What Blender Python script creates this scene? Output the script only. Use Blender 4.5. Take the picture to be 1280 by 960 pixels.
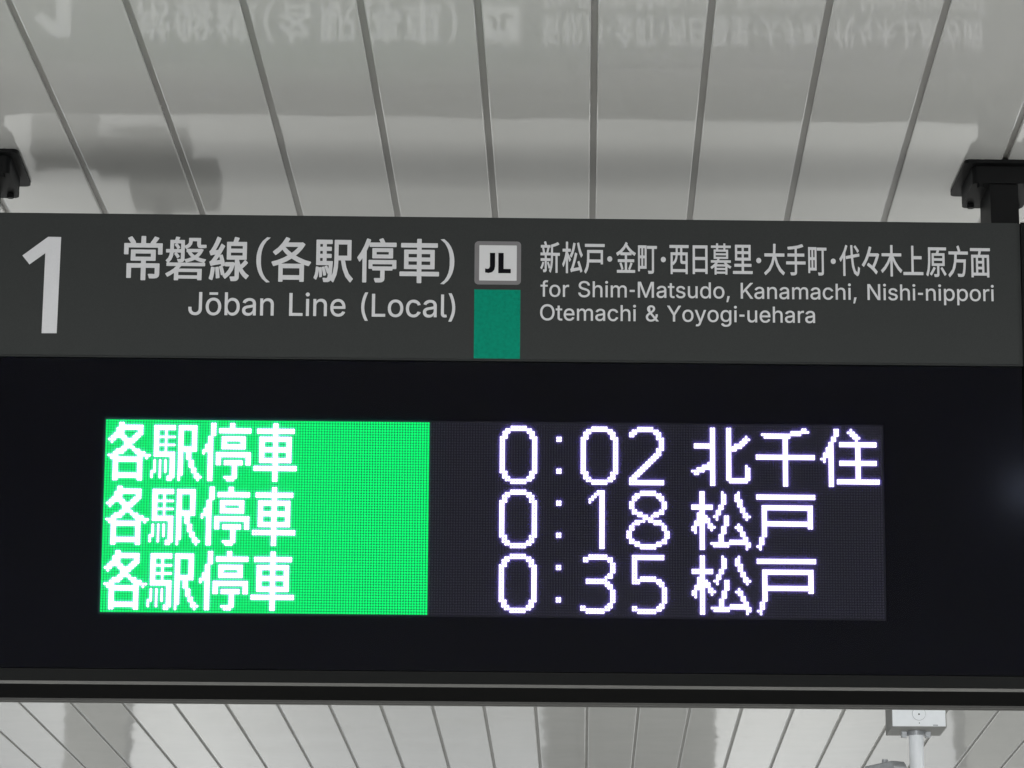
import bpy, bmesh, math, random
from mathutils import Vector, Matrix
random.seed(7)
for o in list(bpy.data.objects): bpy.data.objects.remove(o)
SC = bpy.context.scene
COL = SC.collection
Z0 = 2.915            # height of the middle of the LED display above the platform
DOT = 0.005           # LED pitch
TILT = 0.0617         # both faces of the hanging cabinet lean down towards the passengers

# ------------------------------------------------------------------ camera
cam = bpy.data.cameras.new('camera'); camo = bpy.data.objects.new('camera', cam); COL.objects.link(camo)
Rv = Vector((0.99985357, -0.01608845, 0.00583021)); Uv = Vector((-0.00982189, -0.26055404, 0.9654093)); Fv = Vector((0.01401285, 0.96532521, 0.26067391))
M = Matrix.Identity(4)
for i in range(3):
    M[i][0] = Rv[i]; M[i][1] = Uv[i]; M[i][2] = -Fv[i]
M[0][3], M[1][3], M[2][3] = -0.05224723, -5.82385025, Z0 - 1.31520536
camo.matrix_world = M
cam.sensor_width = 36; cam.lens = 4041.74 * 36 / 1280
cam.clip_start = 0.05; cam.clip_end = 500
cam.dof.use_dof = False
SC.camera = camo

# ------------------------------------------------------------------ light
world = bpy.data.worlds.new('World'); SC.world = world; world.use_nodes = True
bg = world.node_tree.nodes['Background']
bg.inputs[0].default_value = (0.92, 0.96, 1.0, 1); bg.inputs[1].default_value = 0.68

def area(name, loc, target, sx, sy, power, col=(1.0, 1.0, 0.96)):
    l = bpy.data.lights.new(name, 'AREA'); l.shape = 'RECTANGLE'; l.size = sx; l.size_y = sy
    l.energy = power; l.color = col
    o = bpy.data.objects.new(name, l); COL.objects.link(o); o.location = loc
    d = Vector(target) - Vector(loc); o.rotation_euler = d.to_track_quat('-Z', 'Y').to_euler()
    return o
# rows of platform tubes on either side, under the ceiling, shining down
area('tube_row_left', (-3.6, 22, 3.5), (-3.6, 22, 0), 0.15, 44, 900)
area('tube_row_right', (3.9, 22, 3.5), (3.9, 22, 0), 0.15, 44, 1000)
area('fill_behind_camera', (0.3, -12, 2.0), (0, 6, 3.4), 6, 0.5, 235, (1, 0.98, 0.96))  # added fill for the sign face and junction box, not a real fitting
area('tube_right_behind', (1.87, -5.0, 3.525), (1.65, 0, 2.9), 0.12, 0.08, 1.1, (0.62, 0.72, 1.0))
sp = bpy.data.lights.new('spot_behind_sign', 'SPOT'); sp.energy = 260; sp.spot_size = math.radians(34); sp.spot_blend = 0.6; sp.color = (0.93, 0.97, 1.0); sp.shadow_soft_size = 0.08
so = bpy.data.objects.new('spot_behind_sign', sp); COL.objects.link(so); so.location = (1.0, 1.2, 2.95)
so.rotation_euler = (Vector((1.70, 6.3, 3.45)) - so.location).to_track_quat('-Z', 'Y').to_euler()
area('fill_front_left', (-3.3, -2.5, 3.45), (-3.3, -2.5, 0), 0.15, 6, 330)  # added fill pair, bounced off the floor to lift the near ceiling
area('fill_front_right', (3.3, -2.5, 3.45), (3.3, -2.5, 0), 0.15, 6, 330)  # right half of the added fill pair
SC.view_settings.view_transform = 'Standard'; SC.view_settings.look = 'None'
SC.view_settings.exposure = 0.0; SC.view_settings.gamma = 1.0
SC.render.engine = 'CYCLES'
SC.cycles.use_denoising = True
SC.cycles.max_bounces = 6
SC.cycles.sample_clamp_indirect = 4
SC.cycles.caustics_reflective = False; SC.cycles.caustics_refractive = False

# ------------------------------------------------------------------ materials
def mat(name, col, rough=0.5, spec=0.5, metal=0.0, grain=0.0, gscale=60, bump=0.0, bscale=200, coat=0.0):
    m = bpy.data.materials.new(name); m.use_nodes = True
    nt = m.node_tree; b = nt.nodes['Principled BSDF']
    b.inputs['Base Color'].default_value = (*col, 1); b.inputs['Roughness'].default_value = rough
    b.inputs['Specular IOR Level'].default_value = spec; b.inputs['Metallic'].default_value = metal
    b.inputs['Coat Weight'].default_value = coat
    tc = nt.nodes.new('ShaderNodeTexCoord')
    if grain:
        n = nt.nodes.new('ShaderNodeTexNoise'); n.inputs['Scale'].default_value = gscale; n.inputs['Detail'].default_value = 6
        nt.links.new(tc.outputs['Object'], n.inputs['Vector'])
        r = nt.nodes.new('ShaderNodeMapRange'); r.inputs['From Min'].default_value = 0.25; r.inputs['From Max'].default_value = 0.75
        r.inputs['To Min'].default_value = 1 - grain; r.inputs['To Max'].default_value = 1 + grain
        nt.links.new(n.outputs['Fac'], r.inputs['Value'])
        v = nt.nodes.new('ShaderNodeVectorMath'); v.operation = 'SCALE'; v.inputs[0].default_value = col
        nt.links.new(r.outputs[0], v.inputs['Scale']); nt.links.new(v.outputs[0], b.inputs['Base Color'])
    if bump:
        n2 = nt.nodes.new('ShaderNodeTexNoise'); n2.inputs['Scale'].default_value = bscale; n2.inputs['Detail'].default_value = 3
        nt.links.new(tc.outputs['Object'], n2.inputs['Vector'])
        bp = nt.nodes.new('ShaderNodeBump'); bp.inputs['Strength'].default_value = 1; bp.inputs['Distance'].default_value = bump
        nt.links.new(n2.outputs['Fac'], bp.inputs['Height']); nt.links.new(bp.outputs[0], b.inputs['Normal'])
    return m

def emis(name, col, strength):
    m = bpy.data.materials.new(name); m.use_nodes = True; nt = m.node_tree
    nt.nodes.remove(nt.nodes['Principled BSDF'])
    e = nt.nodes.new('ShaderNodeEmission'); e.inputs[0].default_value = (*col, 1); e.inputs[1].default_value = strength
    nt.links.new(e.outputs[0], nt.nodes['Material Output'].inputs[0])
    return m

def ceiling_material():
    m = mat('enamelled_steel', (0.53, 0.529, 0.512), 0.052, 0.85, grain=0.03, gscale=2.5, coat=0.3)
    nt = m.node_tree; b = nt.nodes['Principled BSDF']
    g = nt.nodes.new('ShaderNodeNewGeometry')
    mp = nt.nodes.new('ShaderNodeMapping'); mp.inputs['Scale'].default_value = (3.2, 2.8, 1)
    nt.links.new(g.outputs['Position'], mp.inputs['Vector'])
    n = nt.nodes.new('ShaderNodeTexNoise'); n.inputs['Scale'].default_value = 1.0; n.inputs['Detail'].default_value = 2.5
    nt.links.new(mp.outputs[0], n.inputs['Vector'])
    bp = nt.nodes.new('ShaderNodeBump'); bp.inputs['Strength'].default_value = 1; bp.inputs['Distance'].default_value = 0.0022
    nt.links.new(n.outputs['Fac'], bp.inputs['Height']); nt.links.new(bp.outputs[0], b.inputs['Normal'])
    nt.links.new(bp.outputs[0], b.inputs['Coat Normal']); b.inputs['Coat Roughness'].default_value = 0.08
    return m

CEIL = ceiling_material()
HEADER = mat('charcoal_panel', (0.0215,0.0242,0.0236), 0.5, 0.25, grain=0.16, gscale=420, bump=0.00004, bscale=900)
BLACK = mat('black_cabinet', (0.0022,0.0026,0.0030), 0.4, 0.04, grain=0.1, gscale=15)
STRIP = mat('black_extrusion', (0.004,0.0045,0.0045), 0.5, 0.10)
ALU = mat('dull_aluminium', (0.10, 0.10, 0.095), 0.5, 0.5, metal=0.3, grain=0.08, gscale=25)
LETTER = mat('reflective_lettering', (0.60, 0.60, 0.62), 0.5, 0.4, grain=0.03, gscale=300)
GREY = mat('grey_frame_print', (0.17, 0.165, 0.17), 0.5, 0.4)
WHITE = mat('white_print', (0.62, 0.62, 0.63), 0.5, 0.4)
BLKP = mat('black_print', (0.006, 0.006, 0.008), 0.6, 0.05)
GREEN = mat('emerald_print', (0.0, 0.23, 0.145), 0.6, 0.08, grain=0.17, gscale=160)
MASK = mat('led_mask', (0.012, 0.0125, 0.013), 0.6, 0.3)
UNLIT = mat('unlit_led', (0.045, 0.047, 0.045), 0.5, 0.4)
LITW = emis('white_led', (1.0, 0.93, 1.0), 3.5)
LITG = emis('green_led', (0.003, 1.0, 0.14), 1.6)
POWDER = mat('black_powder_coat', (0.004, 0.0043, 0.0045), 0.5, 0.15, grain=0.1)
BOX = mat('white_box_enamel', (0.80, 0.82, 0.84), 0.45, 0.4, grain=0.02, gscale=40)
BOX_SHADE = mat('shaded_box_enamel', (0.2, 0.2, 0.19), 0.5, 0.3, grain=0.1, gscale=30)  # darker grey paints in the shade on the white box's underside and sides
STEEL = mat('galvanised_steel', (0.36, 0.37, 0.38), 0.38, 0.5, metal=0.6, grain=0.15, gscale=60)
TOP_BOUNCE = mat('top_bounce_grey', (0.30, 0.30, 0.29), 0.6, 0.3)  # light grey chosen to bounce fill light up to the ceiling
DARKH = mat('dark_gap', (0.01, 0.01, 0.01), 0.9, 0.0)
FLOOR = mat('platform_paving', (0.42,0.42,0.415), 0.55, 0.4, grain=0.12, gscale=1.5)
UNITG = mat('dark_grey_unit', (0.17, 0.17, 0.165), 0.5, 0.3)
COLUMN = mat('grey_column_paint', (0.27, 0.27, 0.26), 0.5, 0.4, grain=0.05, gscale=5)

def pane_material():
    m = bpy.data.materials.new('pane_with_bloom'); m.use_nodes = True; nt = m.node_tree
    nt.nodes.remove(nt.nodes['Principled BSDF'])
    tr = nt.nodes.new('ShaderNodeBsdfTransparent')
    tl = nt.nodes.new('ShaderNodeBsdfTranslucent'); tl.inputs[0].default_value = (0.26, 0.20, 1.0, 1)  # violet scatter imitates camera bloom around the lit LEDs
    mx = nt.nodes.new('ShaderNodeMixShader'); mx.inputs[0].default_value = 0.17
    nt.links.new(tr.outputs[0], mx.inputs[1]); nt.links.new(tl.outputs[0], mx.inputs[2])
    gl = nt.nodes.new('ShaderNodeBsdfGlossy'); gl.inputs['Roughness'].default_value = 0.10; gl.inputs[0].default_value = (1, 1, 1, 1)
    fr = nt.nodes.new('ShaderNodeFresnel'); fr.inputs[0].default_value = 1.10
    m2 = nt.nodes.new('ShaderNodeMixShader')
    nt.links.new(fr.outputs[0], m2.inputs[0]); nt.links.new(mx.outputs[0], m2.inputs[1]); nt.links.new(gl.outputs[0], m2.inputs[2])
    nt.links.new(m2.outputs[0], nt.nodes['Material Output'].inputs[0])
    return m
PANE = pane_material()

# ------------------------------------------------------------------ mesh helpers
def tag(o, label=None, cat=None, group=None, kind=None):
    if label: o['label'] = label
    if cat: o['category'] = cat
    if group: o['group'] = group
    if kind: o['kind'] = kind
    return o
def empty(name, loc, rz=0):
    o = bpy.data.objects.new(name, None); COL.objects.link(o); o.location = loc; o.rotation_euler = (0, 0, rz); o.empty_display_size = 0.1
    return o
def obj(name, bm, m, parent=None, bevel=0.0, smooth=False):
    me = bpy.data.meshes.new(name)
    if bevel:
        bmesh.ops.bevel(bm, geom=[e for e in bm.edges if len(e.link_faces) == 2 and e.calc_face_angle(0) > 0.5], offset=bevel, segments=2, affect='EDGES', profile=0.5)
    bmesh.ops.recalc_face_normals(bm, faces=bm.faces) if not getattr(bm, 'keep', False) else None
    bm.to_mesh(me); bm.free()
    me.materials.append(m)
    if smooth:
        for p in me.polygons: p.use_smooth = True
    o = bpy.data.objects.new(name, me); COL.objects.link(o)
    if parent: o.parent = parent
    return o
def box(bm, x0, x1, y0, y1, z0, z1):
    v = [bm.verts.new(p) for p in ((x0,y0,z0),(x1,y0,z0),(x1,y1,z0),(x0,y1,z0),(x0,y0,z1),(x1,y0,z1),(x1,y1,z1),(x0,y1,z1))]
    for f in ((0,1,2,3),(4,7,6,5),(0,4,5,1),(1,5,6,2),(2,6,7,3),(3,7,4,0)): bm.faces.new([v[i] for i in f])
def B(*a):
    bm = bmesh.new(); box(bm, *a); return bm
def prism_x(sec, x0, x1):
    """section in (y, z) pushed along X"""
    bm = bmesh.new(); n = len(sec)
    a = [bm.verts.new((x0, y, z)) for y, z in sec]; b = [bm.verts.new((x1, y, z)) for y, z in sec]
    for i in range(n): bm.faces.new((a[i], a[(i+1) % n], b[(i+1) % n], b[i]))
    bm.faces.new(a[::-1]); bm.faces.new(b)
    return bm
def prism_z(poly, z0, z1):
    bm = bmesh.new(); n = len(poly)
    a = [bm.verts.new((x, y, z0)) for x, y in poly]; b = [bm.verts.new((x, y, z1)) for x, y in poly]
    for i in range(n): bm.faces.new((a[i], a[(i+1) % n], b[(i+1) % n], b[i]))
    bm.faces.new(a[::-1]); bm.faces.new(b)
    return bm
def cyl(bm, c, r, z0, z1, n=24, r1=None):
    r1 = r if r1 is None else r1
    a = [bm.verts.new((c[0]+r*math.cos(2*math.pi*i/n), c[1]+r*math.sin(2*math.pi*i/n), z0)) for i in range(n)]
    b = [bm.verts.new((c[0]+r1*math.cos(2*math.pi*i/n), c[1]+r1*math.sin(2*math.pi*i/n), z1)) for i in range(n)]
    for i in range(n): bm.faces.new((a[i], a[(i+1) % n], b[(i+1) % n], b[i]))
    bm.faces.new(a[::-1]); bm.faces.new(b)
# front face frame of the sign: u = LED columns to the right, v = LED rows downwards, out = metres in front of the LED plane
ST, CT = math.sin(TILT), math.cos(TILT)
def fp(u, v, out=0.0):
    h = (36 - v) * DOT
    return Vector(((u - 144) * DOT, -h * ST - out * CT, h * CT - out * ST))
def yz(v, out=0.0):
    p = fp(0, v, out); return (p.y, p.z)
def face_slab(u0, u1, v0, v1, o0, o1):
    bm = bmesh.new()
    v = [bm.verts.new(fp(u, w, o)) for o in (o0, o1) for u, w in ((u0, v0), (u1, v0), (u1, v1), (u0, v1))]
    for f in ((0,1,2,3),(4,7,6,5),(0,4,5,1),(1,5,6,2),(2,6,7,3),(3,7,4,0)): bm.faces.new([v[i] for i in f])
    return bm

# ------------------------------------------------------------------ ceiling of long enamelled panels
CZ = Z0 + 0.7215; CA = 0.0367; PITCH = 0.1975
ceiling = empty('ceiling', (0.1563, -0.7577, CZ), -CA)
tag(ceiling, kind='structure')
L0, L1 = -8.0, 30.0
tray = bmesh.new()
w = PITCH - 0.0115
sec = [(-w/2, 0.010), (-w/2, 0.0022), (-w/2+0.0006, 0.0006), (-w/2+0.0025, 0.0), (w/2-0.0025, 0.0), (w/2-0.0006, 0.0006), (w/2, 0.0022), (w/2, 0.010)]
r0 = [tray.verts.new((x, L0, z)) for x, z in sec]; r1 = [tray.verts.new((x, L1, z)) for x, z in sec]
for i in range(len(sec)-1): tray.faces.new((r0[i], r0[i+1], r1[i+1], r1[i]))
tray.faces.new(r0[::-1]); tray.faces.new(r1)
first = obj('ceiling_panel', tray, CEIL, ceiling)
for k in range(-22, 24):
    o = first if k == -22 else first.copy()
    if k != -22: COL.objects.link(o); o.parent = ceiling
    o.location = ((k + 0.5) * PITCH, 0, random.uniform(0, 0.0007))
    o.rotation_euler = (0, random.gauss(0, 0.0012), 0)
obj('joint_backing', B(-22.2*PITCH, 24.2*PITCH, L0, L1, 0.0075, 0.03), mat('joint_metal', (0.28, 0.275, 0.262), 0.3, 0.5), ceiling)

# ------------------------------------------------------------------ platform
fl = obj('platform_floor', B(-6.5, 6.5, -12, 60, -0.2, 0.0), FLOOR); tag(fl, kind='structure')

# ------------------------------------------------------------------ the hanging departure sign
sign = empty('departure_sign', (0, 0, Z0))
tag(sign, 'long dark grey hanging departure sign with a big 1 and a lit LED board', 'sign')
UL, UR = -46.0, 341.2
VT, VS, VB = -78.1, -23.3, 97.3
OUT = 0.008
yc = 0.1075   # middle of the cabinet's depth
def sec_between(v0, v1, inset=0.0):
    a = yz(v0, inset); b = yz(v1, inset)
    return [a, b, (2*yc - b[0], b[1]), (2*yc - a[0], a[1])]
X0, X1 = (UL-144)*DOT, (UR-144)*DOT
obj('header_housing', prism_x(sec_between(VT, VS, 0.004), X0, X1), HEADER, sign)
obj('top_reflector', B(X0+0.004, X1-0.004, yz(VT,-0.004)[0], 2*yc-yz(VT,-0.004)[0], yz(VT)[1]+0.0002, yz(VT)[1]+0.003), TOP_BOUNCE, sign)  # added reflector slab, brightens the ceiling right above the sign
# header face: main panel and the end piece behind a fine joint
obj('header_panel', face_slab(UL+0.3, UR-1.3, VT, VS-0.5, 0.0042, OUT), HEADER, sign, bevel=0.0006)
obj('cabinet', prism_x(sec_between(VS+0.1, VB, -0.012), X0+0.002, X1-0.002), BLACK, sign)
bz = bmesh.new()
# black surround around the LED opening, four butted boards
def slab_into(bm, u0, u1, v0, v1, o0, o1):
    v = [bm.verts.new(fp(u, ww, o)) for o in (o0, o1) for u, ww in ((u0, v0), (u1, v0), (u1, v1), (u0, v1))]
    for f in ((0,1,2,3),(4,7,6,5),(0,4,5,1),(1,5,6,2),(2,6,7,3),(3,7,4,0)): bm.faces.new([v[i] for i in f])
slab_into(bz, UL+.5, UR-.5, VS+0.4, -0.6, -0.0115, 0.0005)
slab_into(bz, UL+.5, UR-.5, 72.6, 92.6, -0.0115, 0.0005)
slab_into(bz, UL+.5, -0.6, -0.6, 72.6, -0.0115, 0.0005)
slab_into(bz, 288.6, UR-.5, -0.6, 72.6, -0.0115, 0.0005)
obj('display_surround', bz, BLACK, sign)
obj('bottom_extrusion', face_slab(UL, UR, 93.0, VB, -0.0115, OUT), STRIP, sign, bevel=0.0005)
for u0, u1 in ((UL-9, UL-0.2), (UR+0.2, UR+9)):
    a = yz(VT-0.3, 0.009); b = yz(VB-0.05, 0.009)
    obj('end_cap', prism_x([a, b, (2*yc-b[0], b[1]), (2*yc-a[0], a[1])], (u0-144)*DOT, (u1-144)*DOT), STRIP, sign, bevel=0.001)
XR0, XR1 = X0-0.04, X1+0.04
# underside: two aluminium rails with a black channel between
yb, zb = yz(VB, OUT)
yr = 2*yc - yb
obj('front_rail', B(XR0, XR1, yb+0.0005, yb+0.006, zb-0.0058, zb-0.0008), ALU, sign, bevel=0.0006)
obj('rear_rail', B(XR0, XR1, yr-0.008, yr-0.0005, zb-0.0065, zb-0.0003), ALU, sign, bevel=0.0006)
obj('rear_lip', B(XR0, XR1, yr+0.0002, yr+0.006, zb-0.0085, zb+0.002), ALU, sign)
obj('channel_cover', B(XR0, XR1, yb+0.0065, yr-0.0085, zb-0.0018, zb-0.0004), DARKH, sign)

# LED board
obj('led_board', face_slab(-0.5, 288.5, -0.5, 72.5, -0.010, -0.0012), MASK, sign)
def rows(txt):
    """'row:a-b,c;row:...' -> set of (row, col)"""
    s = set()
    for part in txt.replace('\n', '').split(';'):
        part = part.strip()
        if not part: continue
        rr, cc = part.split(':')
        r = [int(t) for t in rr.split('-')]
        for y in range(r[0], r[-1]+1):
            for c in cc.split(','):
                q = [int(t) for t in c.split('_')]
                for x in range(q[0], q[-1]+1): s.add((y, x))
    return s
G = {
 'kaku': (0, '1:5_6;2:5_13;3:4_13;4:4_6,12_13;5:3_6,11_13;6:2_7,10_12;7:1_3,6_11;8:2,7_10;9:7_9;10:6_10;11:4_7,10_12;12:3_6,11_14;13:1_4,12_16;14:2_13,15;15:3_13;16-19:3_4,12_13;20-21:3_13;22:3_4,12_13'),
 'eki': (18, '2-3:0_7;4-5:0_1,4;6:0_7;7-8:0_1,4;9:0_7;10-11:0_1,4;12-13:0_7;14:6_7;15-18:0,2,4,6_7;19:-1_0,2,4,6_7'.replace('-1_0', '0') + ';20:2,6_7;21:2,5_7;22:5_6;'
              '2-3:9_15;4-9:9_10,14_15;10-11:9_15;12-14:9_10,12_13;15-17:9_10,13_14;18-19:9_10,14_15;20:9_10,15_16;21:9,15_17;22:9,16'),
 'tei': (36, '1-2:3_4,10_11;3-4:3_4,6_17;5:3_4;6-7:2_3,7_15;8:2_3,7_8,14_15;9:1_3,7_15;10:1_3,7_15;11:0_3;12:0,2_3,5_17;13:2_3,5_17;14:2_3,5_6,16_17;15-16:2_3,5_6,8_14,16_17;17-20:2_3,11_12;21:2_3,8_12;22:2_3,9_11'),
 'kuruma': (55, '1-2:7_8;3-4:1_14;5:7_8;6-7:2_13;8-9:2_3,7_8,12_13;10-11:2_13;12-13:2_3,7_8,12_13;14-15:2_13;16:7_8;17-18:0_15;19-22:7_8'),
 '0': (0, '1:4_9;2:2_11;3:1_3,10_12;4:1_2,11_12;5:0_2,11_13;6-17:0_1,12_13;18:0_2,11_13;19:1_2,11_12;20:1_3,10_12;21:2_11;22:4_9'),
 '1': (0, '1:6_8;2:5_8;3:4_5,7_8;4:3_4,7_8;5:3,7_8;6-22:7_8'),
 '2': (0, '1:3_8;2:1_10;3:0_2,9_11;4:0_1,10_11;5:10_12;6-8:11_12;9:10_12;10:10_11;11:9_11;12:8_10;13:7_9;14:6_8;15:5_7;16:4_6;17:3_5;18:2_4;19:1_3;20:0_2;21-22:0_12'),
 '3': (0, '1:3_9;2:1_11;3:1_2,10_11;4-7:11_12;8:10_11;9:9_11;10:2_9;11:2_10;12:9_11;13:10_11;14-18:11_12;19:10_11;20:0_1,9_11;21:0_10;22:2_8'),
 '5': (0, '1-2:0_11;3-8:0_1;9:0_1,3_8;10:0_10;11:0_2,9_11;12:10_11;13-18:11_12;19:10_11;20:0_1,9_11;21:0_10;22:2_8'),
 '8': (0, '1:5_10;2:3_12;3:2_4,11_13;4:2_3,12_13;5-7:1_2,13_14;8:2_3,12_13;9:2_5,10_13;10:4_7,9_11;11:6_9;12:3_6,8_12;13:2_4,10_13;14-15:1_2,13_14;16-18:0_1,14_15;19:1_2,13_14;20:1_4,11_14;21:3_12;22:5_10'),
 'colon': (0, '5-6:0_1;17-18:0_1'),
 'kita': (216, '1-3:8_9,14_15;4:8_9,14_15,21;5:8_9,14_15,20_22;6:8_9,14_15,19_21;7:2_9,14_15,17_20;8:2_9,14_19;9:8_9,14_17;10-13:8_9,14_15;14:7_9,14_15;15:5_9,14_15,21;16:3_9,14_15,21_22;17:1_5,8_9,14_15,21_22;18:2_3,8_9,14_15,21_22;19:8_9,14_15,21_22;20:8_9,14_22;21:8_9,15_21;22:8_9'),
 'sen': (240, '1:18_19;2:14_20;3:3_17;4:4_13;5-10:11_12;11-12:1_22;13-22:11_12'),
 'ju': (264, '1:6_7,12;2:6_7,11_13;3:6_7,12_14;4:5_6,13_15;5:5_6,14;6-7:4_5,8_21;8-9:3_5,14_15;10-11:2_5,14_15;12:1_2,4_5,14_15;13:2,4_5,8_21;14:4_5,8_21;15-19:4_5,14_15;20-21:4_5,7_22;22:4_5'),
 'matsu': (216, '1:4_5,12,18;2-3:4_5,12_13,17_18;4:4_5,12_13,17_19;5:4_5,12_13,18_19;6:1_8,11_12,18_19;7:1_8,11_12,19_20;8:4_5,10_11,19_20;9:3_5,10_11,20_21;10:3_6,9_10,13_14,20_22;11:3_7,10,13_14,21;12:2_7,13_14;13:2_5,7_8,13_14,18;14:1_2,4_5,7_9,12_13,17_19;15:1_2,4_5,8,12_13,18_19;16:2,4_5,12_13,19_20;17:4_5,11_12,19_20;18:4_5,11_12,20_21;19:4_5,11_12,15_21;20:4_5,8_22;21:4_5,9_14,21_22;22:4_5,21'),
 'to': (240, '2-3:1_22;6-7:3_21;8-11:3_4,20_21;12-13:3_21;14:3_4,20_21;15-17:3_4;18-20:2_3;21:1_2;22:2'),
}
lit = set()
def put(name, line, off=None):
    o, t = G[name]
    o = o if off is None else off
    for r, c in rows(t): lit.add((24*line + r, o + c))
for line in range(3):
    for n in ('kaku', 'eki', 'tei', 'kuruma'): put(n, line)
    for r, c in ((19, -1), (20, -1), (21, -1)): lit.add((24*line + r, 18 + c))
    put('0', line, 146); put('colon', line, 167)
put('0', 0, 176); put('2', 0, 194)
put('1', 1, 176); put('8', 1, 193)
put('3', 2, 176); put('5', 2, 195)
for n in ('kita', 'sen', 'ju'): put(n, 0)
for line in (1, 2):
    for n in ('matsu', 'to'): put(n, line)

def dots(name, cells, m, rad, n=6):
    """small domed LEDs, one frustum each, in a single mesh"""
    vs, fs = [], []
    for (r, c) in cells:
        k = len(vs)
        for ring, (rr, oo) in enumerate(((rad, -0.0012), (rad*0.97, 0.0002), (rad*0.6, 0.0007))):
            for i in range(n):
                a = 2*math.pi*(i+0.5)/n
                vs.append(fp(c + 0.5 + rr*math.cos(a), r + 0.5 + rr*math.sin(a), oo))
        for q in range(2):
            for i in range(n):
                j = (i+1) % n
                fs.append((k+q*n+i, k+(q+1)*n+i, k+(q+1)*n+j, k+q*n+j))
        fs.append(tuple(k+2*n+i for i in range(n))[::-1])
    me = bpy.data.meshes.new(name); me.from_pydata(vs, [], fs); me.materials.append(m); me.update()
    o = bpy.data.objects.new(name, me); COL.objects.link(o); o.parent = sign; o['kind'] = 'stuff'
    return o
allc = [(r, c) for r in range(72) for c in range(288)]
dots('white_lit_leds', [x for x in allc if x in lit], LITW, 0.47, 8)
dots('green_lit_leds', [x for x in allc if x not in lit and x[1] < 120], LITG, 0.46, 8)
dots('unlit_leds', [x for x in allc if x not in lit and x[1] >= 120], UNLIT, 0.34)
obj('cover_pane', face_slab(UL+0.6, UR-0.6, VS+0.5, 92.5, 0.0023, 0.0029), PANE, sign)

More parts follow.
